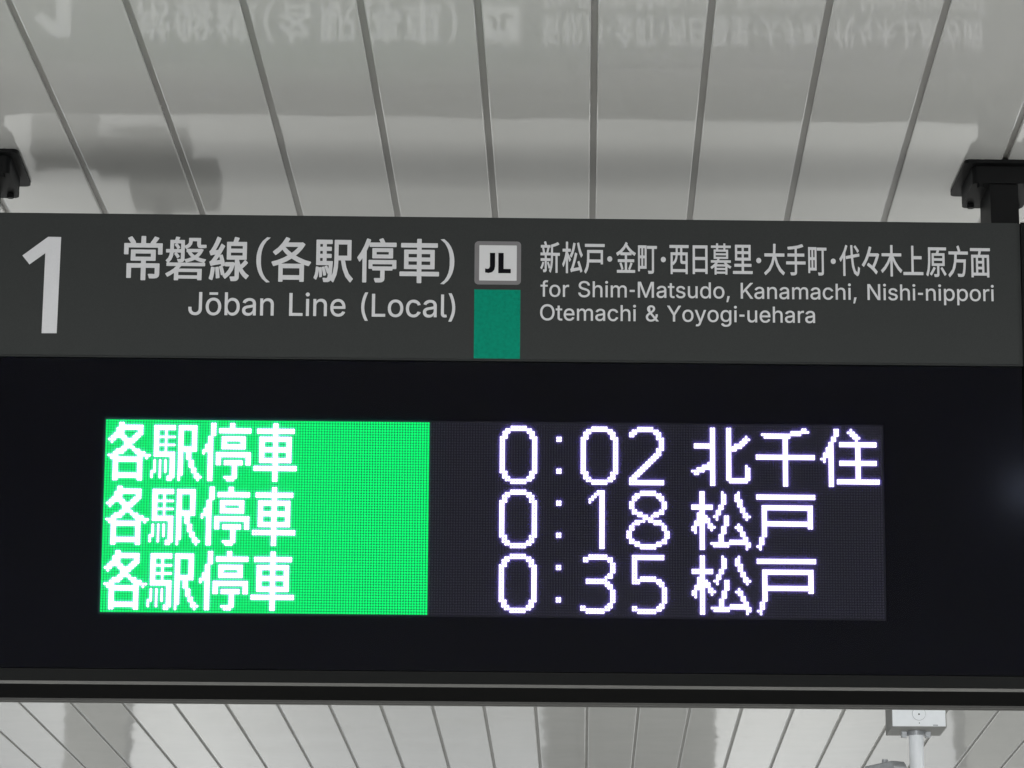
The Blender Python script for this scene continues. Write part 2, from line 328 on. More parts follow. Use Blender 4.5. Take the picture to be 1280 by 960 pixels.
# ------------------------------------------------------------------ printed writing on the header
GLYPHS = {
'常':'164.5,-33 194,-33 196,-32 198,-30 198.5,59 199,60 269,60 269.5,59 269.5,17 268,15 266,14 256,14 247,15 221,15 219,14 217,12 216.5,9 222,-3 225.5,-15 228,-18.5 230,-19 261,-19 276,-18 290,-14.5 303,-3 306.5,13 306.5,90 304,93 302,94 199,94 198.5,95 198.5,112 199,113 270,113 273.5,115 274.5,117 274.5,193 272,196.5 270,197 83,197 81,196 79,194 78.5,117 79.5,115 83,113 160,113 160.5,112 160.5,95 160,94 52,94 50,93 47.5,90 48,-14 50,-16 52,-17 80,-17 82,-16 84,-14 84.5,59 85,60 160,60 160.5,59 160.5,-29 163,-32/116,143 115.5,144 115.5,166 116,167 236,167 236.5,166 236.5,144 236,143/28.5,160 56,160 58,161 60,163 60.5,211 61,212 291,212 291.5,211 292,163 294,161 296,160 323,160 325,161 327.5,164 327.5,241 325,244 323,245 272,245 298.5,279 299.5,283 296,286.5 268,296 264,295.5 262,293 253.5,279 242.5,264 232.5,252 231.5,248 233,245 196,245 195.5,246 195.5,295 193,298 191,299 163,299 161,298 159,296 158,245 116,245 115,246 117,248 117.5,251 109.5,265 89.5,292 86,295.5 82,296 57,286 53.5,282 54,279 63.5,266 74,250 76.5,246 76,245 29,245 27,244 25,242 24.5,164 27,161',
'磐':'83.5,-31 114,-30.5 116,-28 116,-19 117,-18 268,-18 269,-19 269.5,-27 272,-29 302,-29 304.5,-27 305,54 303,56.5 121,57 120.5,58 138,76 328,76 330,77 331,79 331,99 329,101.5 322.5,103 330,115 337.5,124 337,127 333,128.5 309,132.5 289,138 274.5,143 290,158 303,175 315.5,198 315.5,200 314,201.5 299,207 293,206 180,206 204,220 208.5,224 221.5,241 227,264 262,263.5 262,242 264,228 271,217 274,215 288,212 320,212 333,213.5 338,215 339,217 338.5,230 337.5,236 336,237.5 297,237 293.5,239 293,243 293,286 291,288.5 198,288.5 196,286 196,263 194,250 183,238 164,230 163,231 162.5,270 160,272 116,272 116,273 124,291 122,293.5 93,297 91,296 90,294 87,282 83,272 48,272 45.5,270 45,204 44,203 15,203 13,202 12,200 12,180 13,178 15,177 42,177 43,176 40,159 31,138 12,119 11,117 14,113 26,103 20,101.5 18.5,100 18,79 19,77 21,76 96,76 96.5,75 77,57 73,54.5 45,36.5 13,21 10,18 25,-3 27,-4.5 30,-5 51,6 81,24 81,-28/117,7 116,8 116,31 117,32 268,32 269,31 269,8 268,7/38,102 37.5,103 57,123 58.5,126 70,152 73,174 74,177 90,177 80,170 78,167 95,146 101,136 104,134 108,135 121,144.5 124,148 117,159 100.5,177 132,177 133,176 133,131 130,129 106,129 104,128 103,126 107.5,116 111,106 112,104 114,103 139,103.5 151,107 160,115 163,124.5 169.5,114 174.5,105 177,103 180,103 222,114.5 247,125 267,116.5 280,112 292,108 315,103 314,102/163,125.5 163,216 164,217 173,206 175,205 179.5,205 178,203 178,184 179,182 181,181 186,181 186.5,179 197,164 211,149 218.5,143 209,139.5 187,132 168,128.5/245,157.5 234,165 225,172.5 218,181 272,181 268.5,176 257,165 247,158/76,203 75,204 75,245 76,246 93,246 93.5,245 82,238 80,235 98,214 103.5,203/112,203 111.5,204 125,213 127,216 113,235 102,246 132,246 133,245 133,204 132,203',
'線':'193.5,-33 219,-33 232,-32 244,-28.5 255.5,-18 257,-14 259.5,-1 260,44.5 267.5,32 287.5,7 293,2 317,-17.5 321,-18 323,-17 333.5,-4 342.5,6 343,9 342,11 318,27 302.5,43 288,62 317,86 333,102 334,104 333,108 314,125 309,126 307,125 285.5,102 272,90.5 264,108 259.5,122 259.5,127 260,128 319,128 321,129 323,131 323,259 321,261 319,262 249,262 248.5,264 259,286 259,290 257,292.5 253,293.5 226,299 221,298.5 218.5,295 208,262 158,262 156,261 153.5,258 154,131 156,129 158,128 223,128 223.5,127 223.5,106 223,105 207,110 200,109 145,109 143,108 140.5,105 140.5,93 140,92 136.5,111 132.5,126 120.5,162 118,165 116,166 100,162.5 99,163 114,186 138,226 138.5,229 137.5,231 134,233.5 113,246.5 111,247 107,246.5 104.5,243 94,223 80.5,200 61,198 59.5,199 72,218 89.5,249 105.5,284 105,287 102,290 77,300 73,299.5 70.5,296 54.5,259 38,228 18,198 10,192 6.5,188 7.5,183 15.5,162 18,158.5 22,158 43,163 56,165 57,164 51.5,156 27.5,125 20,118 12,114 9,111 8.5,108 15.5,88 17.5,83 20,80 25,79 36,82.5 59,87 105,94 107.5,82 94,77.5 91,75 90.5,72 103.5,32 107.5,14 110,11 112,10 126,13 122,9 122,5 139,-15 143,-16 146,-15 168,2 181,13 208,50 223,88.5 223.5,3 223,2 215,1.5 186,1 182.5,-1 181.5,-5 185.5,-15 189.5,-29 192,-32/31,-27 34,-27 36,-26 38.5,-23 40,-18 45.5,2 52,35 56.5,66 54,69 50,70.5 28,74 24.5,72 23,68 19.5,40 15.5,17 6.5,-12 6.5,-15 10,-19/69.5,-14 73,-14 93,-11 95,-10 97.5,-7 94.5,30 89,68 87.5,72 84,74 65,71.5 61,70 58.5,67 64.5,14 65.5,-10 68,-13/138,21.5 134,39 122,73 121,76.5 137,81.5 140,83.5 141.5,79 145,77 182,77 181,73 169.5,52 149,29/69,121 68.5,122 90,150 91,150 94,142 98,125.5/189,159 188.5,160 188.5,180 189,181 287,181 287.5,180 287.5,160 287,159/189,211 188.5,212 188.5,230 189,231 287,231 287.5,230 287.5,212 287,211',
'各':'69.5,-34 98,-34 100,-33.5 102.5,-30 102.5,-19 103,-18 245,-18 245.5,-19 246,-30 248,-32 250,-33 280,-33 283.5,-31 284.5,-29 284.5,94 286,94.5 320,85 325,85.5 343.5,110 344.5,112 344,115 342,117 339,118.5 294,129.5 285,133 248,146.5 212,163 239,184 270,215 292,245 292,249 289,252 270,264 268,264 263,262 146,262 146,263 161,286 161,290 158,293 132,302 130,302 128,301 125,298 97,260 61,224 16,193 15,191 16,187 36,167 41,166 63,180 81,194 94,206 96,207 114,187.5 128,175 142,164 103,145.5 55,128.5 10,117.5 7,116 5,114 5,110 17.5,87 20,84 22,83 25,83 65.5,94 65.5,-30 68,-33/103,16 102.5,17 102.5,67 103,68 245,68 245.5,67 245.5,17 245,16/90,102 89.5,103 130,117.5 177,141 220,118.5 260,103 259,102/176,184 155,199 136,214.5 122,228 122,229 232,229 230,226 221,216.5 201,200 178,184',
'駅':'171,-34 176,-33.5 178.5,-30 203,22 214.5,78 217,129 218,131 239,131 239.5,130 253,67 279.5,8 308,-22.5 318,-32.5 321,-33.5 326,-32.5 335.5,-20 344.5,-10 345,-7 344,-5 309.5,30 288,77 275,130 276,131 325,131 327,132 329,134 329.5,281 327,284.5 325,285 187,285 185,284 183,282 182.5,142 180.5,93 170.5,38 162,19 161,20 164,44 169.5,117 169,122 167,124 165,125 115,125 114.5,126 114.5,147 115,148 154,148 156,149 158,151 158.5,175 157.5,177 154,179 115,179 114.5,180 114.5,200 115,201 154,201 156,201.5 158.5,205 158.5,228 156,231 154,232 115,232 114.5,233 114.5,252 115,253 161,253 163,253.5 165.5,257 165,282 163,284 161,285 29,285 27,284 25,282 25,97 27,95 29,94 133.5,94 134,88 133,70 132,68.5 122.5,87 120,90.5 115,91 109,89 102,86.5 99,84 99,80 114,49 119,34 121,32 123,31 128,32 129,30 125,7 121,-1 115,-3 87,-1 83.5,-3 82.5,-7 86.5,-19 88,-27 89.5,-31 93,-33 128,-33 140,-29.5 151,-20.5 160,-25.5/23,-15 28,-14.5 30,-12 41,12 47.5,42 49,57.5 50.5,50 52.5,28 53,5 55,2.5 60,2 74,5.5 77,8 77.5,33 75.5,55 73,73 72,76 70,78.5 64,79 50,76.5 47,80.5 30,84 25,83.5 23,81 20.5,50 15,24 6,4 4.5,-2 8,-6/91.5,14 95,14 109,17.5 112,20 112.5,24 109.5,42 106.5,53 97.5,79 95,82.5 90,83 76,80.5 74,78 73.5,74 84.5,35 87,20 88.5,16/59,125 58.5,126 59,147.5 81,148 81,125.5/218,166 217.5,167 218,250.5 294,251 294,166.5/59,179 58.5,180 59,201 81,200.5 81,179/59,232 58.5,233 59,253 81,252.5 81,232',
'停':'54.5,-33 81,-33 83,-32 85.5,-29 85.5,204 99,232 108,251.5 108.5,251 108.5,239 111,236 113,235 334,235 336,236 338.5,239 338.5,264 336,267 334,268 244,268 242.5,269 235,284 227,297 224,300 222,301 219,301 195,293.5 192,291 192,287 200,273 202,268 116,268 115,269 116,271 121.5,285 121,288 119,290 94,298 89,297.5 87,295 64.5,243 36.5,195 5.5,155 6,152 20.5,127 22,124.5 25,123.5 30,124.5 49,147 50.5,148 50.5,-29 53,-32/162.5,-32 193,-32 209,-31 223,-27.5 235.5,-18 237,-14 239.5,-1 239.5,57 240,58 302,58 304,59 306,61 307,70 334,70 336,71 338.5,74 338.5,133 337.5,135 334,137 107,137 105,136 102.5,133 102.5,74 105,71 107,70 133,70 134,61 136,59 138,58 202,58 202.5,57 202,2 200,1 154,1 152,0 150,-2 149.5,-5 158.5,-28/137,88.5 136.5,89 136.5,104 137,105 303,105 303.5,104 303.5,89 303,88.5/137.5,149 305,149 307,149.5 309.5,153 309,223 307,225 305,226 138,226 136,225.5 133.5,222 133.5,153 136,150/170,178 169.5,179 169.5,196 170,197 272,197 272.5,196 272.5,179 272,178',
'車':'159.5,-34 189,-34 192.5,-32 193.5,-30 193.5,17 194,18 334,18 336,19 338,21 338.5,48 336,51 334,52 194,52 193.5,53 193.5,70 194,71 297,71 299,72 301.5,75 301.5,213 300.5,215 297,217 194,217 193.5,218 193.5,232 194,233 322,233 324,234 326.5,237 326.5,263 324,266.5 322,267 194,267 193.5,268 193.5,295 191,298 189,299 160,299 158,298 155.5,295 155.5,268 155,267 28,267 26,266 24,264 23.5,237 26,234 28,233 155,233 155.5,232 155.5,218 155,217 54,217 52,216 49.5,213 50,74 52,72 54,71 155,71 155.5,70 155.5,53 155,52 18,52 16,51 13.5,48 14,21 16,19 18,18 155,18 155.5,17 155.5,-30 158,-33/87,103 86.5,104 86.5,128 87,129 155,129 155.5,128 155.5,104 155,103/194,103 193.5,104 193.5,128 194,129 264,129 264.5,128 264.5,104 264,103/87,159 86.5,160 86.5,184 87,185 155,185 155.5,184 155.5,160 155,159/194,159 193.5,160 193.5,184 194,185 264,185 264.5,184 264.5,160 264,159',
'新':'268.5,-29 299,-29 302,-27 302,147 303,148 337,148 339,149 340,151 340,176 337,179 224,179 223,180 223,240 225,241 254,246 293,254.5 327,266 329.5,268 329,271 305,291 301,291 266,279 232,271 194,264.5 189.5,262 189,136 187.5,98 187,90 177.5,38 176,36 175.5,36 171,47 161,66 149.5,84 147,86.5 141,86.5 124,78 121,75 121.5,73 131.5,56 138.5,42 150,17 153,15 157,15 169.5,22 156.5,-7 156,-10 158,-12 168,-18 178,-27.5 184,-27.5 187,-24 210.5,28 221,83 223,147 224,148 265.5,148 266,-26/61.5,-24 69,-24 95,-22 105,-18.5 115,-9 117,4 117.5,93 180,93 183,96 183,119 181,121.5 118,122 117,123 117,151 118,152 184,152 187,154 187,178 185,180.5 145,181 144,182 148.5,191 155,210 162,227 161.5,229 158.5,232 178,232 181,234 181,258 178,260 122,260 106.5,292 104,297 101,299 96,299 74,293.5 70,291 70.5,288 74,280 81,267 83.5,261 83,260 19,260 16,257 16,235 17,233 19,232 42.5,232 39.5,229 39,227 46,207 52,182 51,181 14,181 12,180 11,178 11,154 14,152 82,152 83,151 83,123 82,122 16,122 13,119 13,96 15,93.5 82,93 83,92 83,8 80,5 55,5 52.5,3 52,1 57,-10 59,-22/30,8 35,8 38.5,11 52.5,32 64,52 73,74 74,77 72,79.5 50,85 44,84.5 41.5,82 34,62 25,46 22.5,41 9,25 9,23 11,21/85,181 86,185 78,214 71.5,232 125.5,232 120.5,212 109,181.5',
'松':'67.5,-31 97,-31 100,-28 100,126 101.5,125 119.5,90 123,87.5 127,87.5 129,88.5 148,110 148,112 137.5,128 100,182 100,191 101,192 141,192 143,193 144,195 144,220 141,223 101,223 100,224 100,294 97,297 68,297 65,295 64.5,223 14,223 11,220 11,195 13,192.5 60,192 60.5,191 47,145 28,100 6.5,64 6,61 14,49 20,36 23,34.5 27,34.5 29,35.5 45.5,63 65,105 65,-28/301.5,-23 307,-22.5 328,-13 332.5,-10 333,-8 321,23 305,58 286,92 282,97.5 277,98 274,97 255,89 252,86 277,34 277.5,32 198,22 190,22 210,64 231,114 250,171 250,173 247,175 219,185 214,184.5 212,182 210.5,178 193,121 174,72 152,26 145,16 137,10 137,8 146,-17 148,-19.5 154,-20 172,-14.5 290,2 291.5,1 298.5,-20/153,132 158,132 161.5,135 186,173 207.5,224 222,277 222,279 220,280.5 193,286 188,286 185,283 170,231 152,188 128,152 128,150 130,148/311,134 316,133.5 318,134.5 326,144 339.5,157 340,159 315,197 296.5,237 279.5,287 277,289 272,289 248,284 245.5,282 245,280 263.5,221 283,177 308,137',
'戸':'29,-32 35,-31.5 38,-29 64,5 80,44 86,80 87,83 268,83 269,82 269,67 271,64.5 302,64 304,65 305,67 304.5,211 302,213 56,213 54,212 53,210 53,128 50,84 37,35 7,-10 7.5,-12 11,-15.5/90,114 90,181 91,182 268,182 269,181 269,115 268,114/21.5,245 329,245 332,248 332,273 329,276 22,276 19,273 19,248',
'金':'21.5,-21 330,-20.5 332,-18 332,6 330,8.5 243.5,9 257.5,28 287,74 286.5,76 284,78 259,88 254,87.5 251.5,85 240.5,63 229.5,44 215,21 215.5,19 218,17 235.5,9 193,9.5 193.5,90 313,90 316,93 316,117 313,120 194,120 193,121 193,161 194,162 267,162 270,165 270,178 271,179 280,174 301,164 320,157 324,157 327.5,160 335.5,172 344.5,181 345,184 342,186 288,207.5 236,240 196.5,274 196.5,275 204,285 204,287 202,288.5 178,299.5 172,299.5 166,294 128,251 72,212.5 9,186 6,183 6.5,181 18.5,167 23.5,159 27,156 31,156 50,163 78,177 79,176 79,165 82,162 155,161.5 155,121 154,120 38,120 35,117 35,93 38,90 154.5,90 155,10 154,9 106,9 127,19 129.5,21 130,23 110,65 96.5,85 94,87.5 89,88 67,79 64.5,77 64,75 88,33 96.5,12 98.5,9 21,8.5 19,6 19,-18/106,192 106,193 127,207 153,227 175,249 197,229 226,207 248,193 247,192',
'町':'199.5,-29 250,-28.5 270,-25.5 273,-24.5 283,-18.5 285.5,-16 289.5,-8 291,4 291,230 292,231 339,231.5 341,234 341,259 339,261.5 174,262 171,260 171,234 173,231.5 254,231 255,230 255,9 253,3.5 249,2 215,2 201,3 191,3 189,2 188,0 188.5,-2 193.5,-13 197,-26/21.5,-4 49,-4 51,-3 52,-1 52,22 53,23 162,23 165,25 165,264 163,266.5 22,267 19,265 19,-1/53,52 52,53 52,131 53,132 75,132 76,131 76,53 75,52/108,52 107,53 107,131 108,132 131,132 132,131 132,53 131,52/53,161 52,162 52,236 53,237 75,237 76,236 76,162 75,161/108,161 107,162 107,236 108,237 131,237 132,236 132,162 131,161',
'西':'37.5,-30 68,-29.5 70,-27 70,-9 71,-8 281,-8 282,-9 282,-26 284,-28.5 315,-29 317.5,-27 318,195 315,198 230,198 229,199 229,242 230,243 331,243 334,246 334,271 333,273 331,274 19,274 16.5,272 16,246 19,243 119,243 120,242 120,199 119,198 38,198 35,195 35,-27/71,23 70,24 70,72 71,72.5 78,64.5 84,64.5 126,96 145.5,131 152,165 153,168 193,168 194,167 194,114 196.5,96 197.5,92 209,81 213,79.5 231,77 281,77 282,76 282,24 281,23/70,95 70,167 71,168 118,168 117.5,162 114,141 97,114/239,108 231,110 229,117 229,167.5 281.5,168 282,108.5/154,198 153,199 153,242.5 193.5,243 194,198.5',
'日':'59.5,-27 92,-26.5 94,-24 94,-5 95,-4 257,-4 258,-5 258,-22 260,-24.5 293,-25 295.5,-23 296,270 295,272 293,273 60,273 57.5,271 57,-24/95,28 94,29 94,119 95,120 257,120 258,119 258,29 257,28/95,152 94,153 94,240 95,241 257,241 258,240 258,153 257,152',
'暮':'75,-30 104,-30 106.5,-28 106.5,-21 107,-20 246,-20 246.5,-21 246.5,-28 249,-30 278,-30 280,-29 280.5,49 281,49.5 290,45 318,34.5 325,33 328,35 335,46 342,53 342.5,55 340,57 311,67 288,78 283,80.5 264,94 334,94.5 335.5,96 335,119 333,120 148,120 147,121 155,134 290,134 292,135 292.5,136 292.5,230 290,231 249,231 248.5,232 248.5,247 249,248 333,248 335.5,250 335,272 333,273 249,273 248.5,274 248.5,294 246,296 219,296 217,295 216.5,274 216,273 133,273 132.5,274 132,295 130,296 102,296 99.5,294 99.5,274 99,273 19,273 17,272 16.5,250 19,248 99,248 99.5,247 99.5,232 99,231 63,231 60.5,230 60.5,136 63,134 117,134 117,133 114.5,128 108,120 17,120 14.5,118 14.5,96 16,94.5 83.5,94 68,81 54,73 41,65 11,51.5 8.5,49 9,47 17,39 23,30 26,28 29,28 46,35.5 72,49.5 73.5,50 73.5,-28/107,2 106.5,3 106.5,18 107,19 246,19 246.5,18 246.5,3 246,2/107,39 106.5,40 106.5,54 107,55 246,55 246.5,54 246.5,40 246,39/111,77 111,78 128,94 222,94 240.5,78 240,77/93,155 92.5,156 92.5,171 93,172 259,172 259.5,171 259.5,156 259,155/93,192 92.5,193 92.5,208 93,209 259,209 259.5,208 259.5,193 259,192/133,231 132.5,232 132.5,247 133,248 216,248 216.5,247 216.5,232 216,231',
'里':'16.5,-21 334,-21 336.5,-19 337,7 334,10 196,10 195,11 195,53 196,54 315,54 318,56 318,82 315,85 196,85 195,86 195,118 196,119 303,119 306,121 306,280 305,282 303,283 52,283 49.5,281 49,121 52,119 156,119 157,118 157,86 156,85 41,85 38,82 38,56 41,54 156,54 157,53 157,11 156,10 17,10 14,7 14,-18/86,149 85,150 85,186 86,187 158,187 159,186 159,150 158,149/195,149 194,150 194,186 195,187 268,187 269,186 269,150 268,149/86,216 85,217 85,252 86,253 158,253 159,252 159,217 158,216/195,216 194,217 194,252 195,253 268,253 269,252 269,217 268,216',
'大':'32.5,-30 38,-29.5 109,17 112,20 155,79 176,133 204,72 248.5,15 252,11 313,-29.5 318,-30 320,-29 331.5,-13 339,-5 339.5,-2 278.5,40 234,96 204,163 205,164 332,164 335,167 334.5,195 332,197 190,197 193,228 195,286 195,294 192,297 159,297 156,295 155,230 151.5,198 151,197 20,197 18,196 17,194 17,167 20,164 145,164 145.5,163 124,102 82,43 10.5,-5 11,-8',
'手':'94.5,-30 135,-30 157,-28 174,-24.5 186.5,-16 192,-8 194,7 194,83 195,84 336,84 339,86 339,113 336,116 195,116 194,117 194,165 195,166 316,166 319,168 319,195 316,198 195,198 194,199 194,249 195,249.5 232,254 261,259.5 300,268.5 303.5,271 303.5,274 282,296.5 274,296.5 206,281.5 127,273 43,267.5 38,266.5 36,265 36,263 42,241 45,238 120,241.5 153,245 157,244 157,199 156,198 39,198 36,195 36,169 39,166 156,166 157,165 156.5,116 16,116 13,113 13,87 16,84 156,84 157,83 157,10 155.5,4 149,2 83,1.5 81,0 81.5,-3 87.5,-14 92,-27',
'代':'298,-31 303,-31 320,-24 323,-22 326,-17 337,2 346,48 346,51 322,66.5 317,67 315,66 313.5,62 310,31 304.5,11 300,8 272,27.5 248,82 234,160 237,161 337,173.5 339,175 339,178 336,202 333,204 327,204 230,192 229.5,193 227,219 223,290 220,292 189,291.5 187,289 187,284 191,215 193.5,188 190,187 110,176.5 108,175 108,172 112,148 115,146 121,146 197,155.5 215,62 246.5,-2 249,-4.5 253,-7/67.5,-30 99,-30 102,-27 102,210 127,255 139,282 138.5,284 136,286 112,294 107,293.5 104.5,291 77,237 42.5,189 2,148 2,146 18,121 21,119 25,119 27,120 47,139 62,157 64,159 65,159 65,-27/304.5,213 310,213.5 332,229 331.5,232 319,247 295,270 272,289.5 266,289.5 247,277 245.5,275 246,272 266,255 276.5,244 286.5,234 300,217',
'々':'246,-10 252,-9.5 255,-7 271.5,15 272,18 257,32 241,45 223.5,58 254,103 278.5,148 297.5,192 299,197 294,200.5 276,210 267,209 158,209 157.5,211 172.5,246 180,270 179,272 176,273.5 149,279 143,278.5 141,277 140,274 115,210 78,143 31.5,88 31,85 34,83 46,76 58,67.5 63,67 65,68 93.5,101 119.5,137 141,176 248,176 248.5,175 232.5,143 213.5,110 192,78 190,79 156,98 134,109 130,109 128,108 110,86 110.5,84 113,82 162,54.5 210,22',
'木':'158.5,-31 191,-31 194,-28 194,137 222.5,95 262,52 270,44 316,8 318,7 322,7 324,8 330.5,18 344.5,32 344.5,34 342,36.5 292,72.5 286.5,78 244.5,123 208,178 209,179 329,179 332,182 332,209 329,211 195,211 194,212 194,294 191,297 159,297 156,295 156,212 155,211 21,211 18,208 18,182 21,179 140,179 141,178 105.5,122 58,71.5 8,35.5 5,33 5,31 14.5,21 25,7 27,6 31,6 33,7 80,43.5 88,51 127.5,94 156,136 156,-28',
'上':'15.5,-14 336,-13.5 338,-11 338,15 335,18 183,18 182,19 182,150.5 310,151 313,154 313,182 310,184 183,184 182,185 182,289 179,292 147,291.5 145,289 145,19 144,18 16,18 13,15 13,-11',
'原':'144.5,-31 177,-31 192,-30 205,-26.5 217,-16 220,-1 220.5,84 305,84 308,87 308,215 305,217 209,217 209,218 219.5,238 221,242 219,244.5 209,247 332,247 335,250 335,275 333,277.5 44,278 41,276 41,169 39,116 30,53 8,-4 7,-8 10,-10.5 32,-23.5 37,-24 39,-23 40.5,-21 64,41 74.5,117 77,170 77,246.5 180,247 180.5,246 179.5,244 167,217 101,217 98,214 98,86 101,84 183,84 184,83 184,2 183.5,0 179,-2 156,-2 145,-1 137,-1 135,-2 134,-5 141.5,-28/304.5,-18 310,-17.5 331,-4.5 334,-2 333.5,1 292.5,47 268,71.5 262,71.5 242,60.5 240,58 240.5,56 261.5,33 300,-14/89,-16 94,-16 96,-15 117.5,7 139.5,33 159.5,59 160,61 158,63.5 132,73 127,72.5 124,70 106.5,46 89,26 65,2 65,0 67,-1.5/135,111 134,112 134,137 135,138 270,138 271,137 271,112 270,111/135,164 134,165 134,189 135,190 270,190 271,189 271,165 270,164',
'方':'32.5,-32 37,-32 39,-31 94.5,13 127,65 143,122 144,123 259,122.5 254,63 246,23 238,6.5 232,4 224,3 164,5 161.5,3 161,1 166.5,-10 170,-23 173,-26 212,-28 244,-26.5 248,-26 258,-22 267,-15.5 270.5,-12 281,10 290,57 298,153 295,155 150,155 149.5,165 153,204 154,205 330,205 333,208 332.5,235 330,237 200,237 200,238 208,241.5 210,245 193.5,281 184,297 181,299 174,298 152,289 149,286 167,249 171,237 22,237 20,236 19,234 19,208 21,205.5 113,205 113.5,204 106,127 77.5,52 11.5,-7 12,-10 23,-20 29,-29',
'面':'33.5,-31 65,-30.5 67,-28 67,-13 68,-12 281,-12 282,-13 282,-28 284,-30.5 316,-31 318.5,-29 319,203 316,205 180,205 179.5,206 191,243 333,243 336,246 336,271 335,273 333,274 18,274 15.5,272 15,246 18,243 149,243 149.5,242 148,232 142,207 141,205 34,205 31,203 31,-28/68,18 67,19 67,173 68,174 106,174 107,173 107,19 106,18/142,18 141,19 141,52 142,53 204,53 205,52 205,19 204,18/241,18 240,19 240,173 241,174 281,174 282,173 282,19 281,18/142,80 141,81 141,113 142,114 204,114 205,113 205,81 204,80/142,141 141,142 141,173 142,174 204,174 205,173 205,142 204,141',
'J':'180,-11 189,-11 213,-9 235,-4.5 258,3.5 278,15.5 295,28.5 312,47 324.5,68 334,91 339,116 340,138 340,510 339,512 337,513 271,513 269,512 268,510 268,143 267,129 264.5,116 259,98 245.5,78 236,69 224,63 211,57.5 199,55 186,54 171,55 159,57.5 145,63 134,69 123.5,79 117,87 110,99 105,113 103,128 102,143 102,174 101,176 99,177 32,177 30,176 29,174 29,141 30.5,121 35.5,93 44,69 57,47 74,28 90,16 111,3.5 133,-4 147,-7 161,-9.5',
'ō':'200.5,-12 230,-11 249,-8 269,-2 301,12.5 317,24 333,39 342,50 353.5,66 363.5,85 370.5,101 382,141 385,181 384.5,206 382.5,231 377,255 370.5,275 363.5,291 353.5,310 342,326 333,337 317,352 301,363.5 283,373 265,380.5 251,383.5 230,387 213,388 185,387 164,383.5 146,379 132,373 115,363.5 99,352 82,337 73,326 61.5,310 51.5,291 44.5,275 38,255 34,235 31,214 30,194 31,162 34,141 38,121 44.5,101 51.5,85 61.5,66 73,50 82,39 99,24 115,12.5 132,4 146,-2 166,-8 185,-11/205,50 194,51 168,57.5 158,62.5 147,70 131,85 123.5,97 111,122 102,159 100,189 102,216 108,244 112.5,257 117,267 123.5,279 131,290 147,306 158,313.5 169,319 183,323.5 208,326 232,323.5 247,318.5 257,313.5 268,306 276,300 284,290 298.5,269 304.5,252 311,230 315,202 315,173 311,145 302,116 298.5,107 284,85 280,80 276,76 260,64 247,57.5 221,51/111.5,454 303,454 305,455 306,457 306,507 305,509 303,510 112,510 110,509 109,507 109,457',
'b':'213,-12 244,-11.5 265,-8.5 299,3 316,13 330,24 345.5,39 355.5,51 374,83 387,120 391,141 393.5,170 394,195 391,236 387,257 374,294 355.5,326 348,335 328,355 315,364.5 287,378.5 267,385 244,387.5 211,388 201,387 177,380 169,376.5 152,366 133,348 118,327.5 117.5,511 115,513 52,513 50,512 49,510 49,-1 50,-3 52,-4 113,-4 115,-3 116,-1 116,53 117,53.5 147,15 170,0.5 180,-4.5 190,-8/208,51 186,56.5 175,61.5 156,75 148,84 140.5,95 129.5,116 121,143 117,173 117,206 121,235 130,264 133.5,273 147,293 163,308 180,317.5 195,323 221,326 243,323.5 258,318.5 267,314.5 278,307 293,292 307.5,271 311.5,261 320,233 324,205 324,174 320,145 311.5,118 300.5,96 289,80 277,70 266,62.5 251,56 243,53.5 233,52 221,51',
'a':'155,-13 164,-13 182,-11.5 197,-9 217,-2.5 230,3.5 246,13.5 251,18 272,45.5 273,45 273,-1 274,-3 276,-4 338,-4 340,-3 341,-1 341,256 339,278 335.5,297 326.5,320 314,341 280,369 249,381.5 222,387 214,388 178,388 167,387 143,383 120,375 106,368.5 85,357 62,336 49.5,319 37,292 37.5,289 40,287 98,270 101,270 103.5,272 108.5,282 116,293 166,323 171,324.5 196,327 222,324 238,318.5 251.5,309 263,295 265.5,289 268.5,245 262,239 167,222 155,221 131,216.5 123,215 90,204.5 66,191 50,177 39.5,163 31.5,145 28,134 26,112 26.5,96 28.5,81 37.5,53 52,32 62,21 70,15 81,7.5 93,1 117,-8 144,-12/171,49 125,59 110,70 96.5,113 100.5,127 103,132 111,140.5 136,155 201,167 230,171.5 259,177.5 272,181.5 272,138 270,121 264,104 254.5,88 234,67.5 216,58 203,53.5 183,50',
'n':'51.5,-4 115,-4 117.5,-2 118,239 122,261 130,281 140.5,295 154,308 172,318 182,321.5 200,325 219,324.5 236,321.5 250,316.5 259,310.5 271,300 277.5,291 283.5,280 288,267 291,251 292,237 292.5,-2 295,-4 358,-4 360,-3 361,-1 361,245 358.5,275 355,295 350.5,309 344.5,323 329,346 309,365 296,373 274,382 259,386 245,388 209,388 201,386.5 193,385 180,380.5 164,374 149,365 134,352 126,342 117,328.5 116,329 116,380 115,382 113,383 52,383 50,382 49,380 49,-1',
'L':'58.5,-4 362,-4 364,-3 365,-1 365,58 364,60 362,61 130,61 129,62 129,510 128,512 126,513 59,513 57,512 56,510 56,-1',
'i':'51.5,-4 115,-4 117,-3 118,-1 118,380 117,382 115,383 52,383 50,382 49,380 49,-1/75,439 92,439 110,446 125.5,463 130,476 130,491 125.5,504 119,513 112,519 98,526 82,528 69,525.5 57,519.5 51,514.5 45.5,509 39,497 37,481 39.5,469 45.5,458 57,446.5',
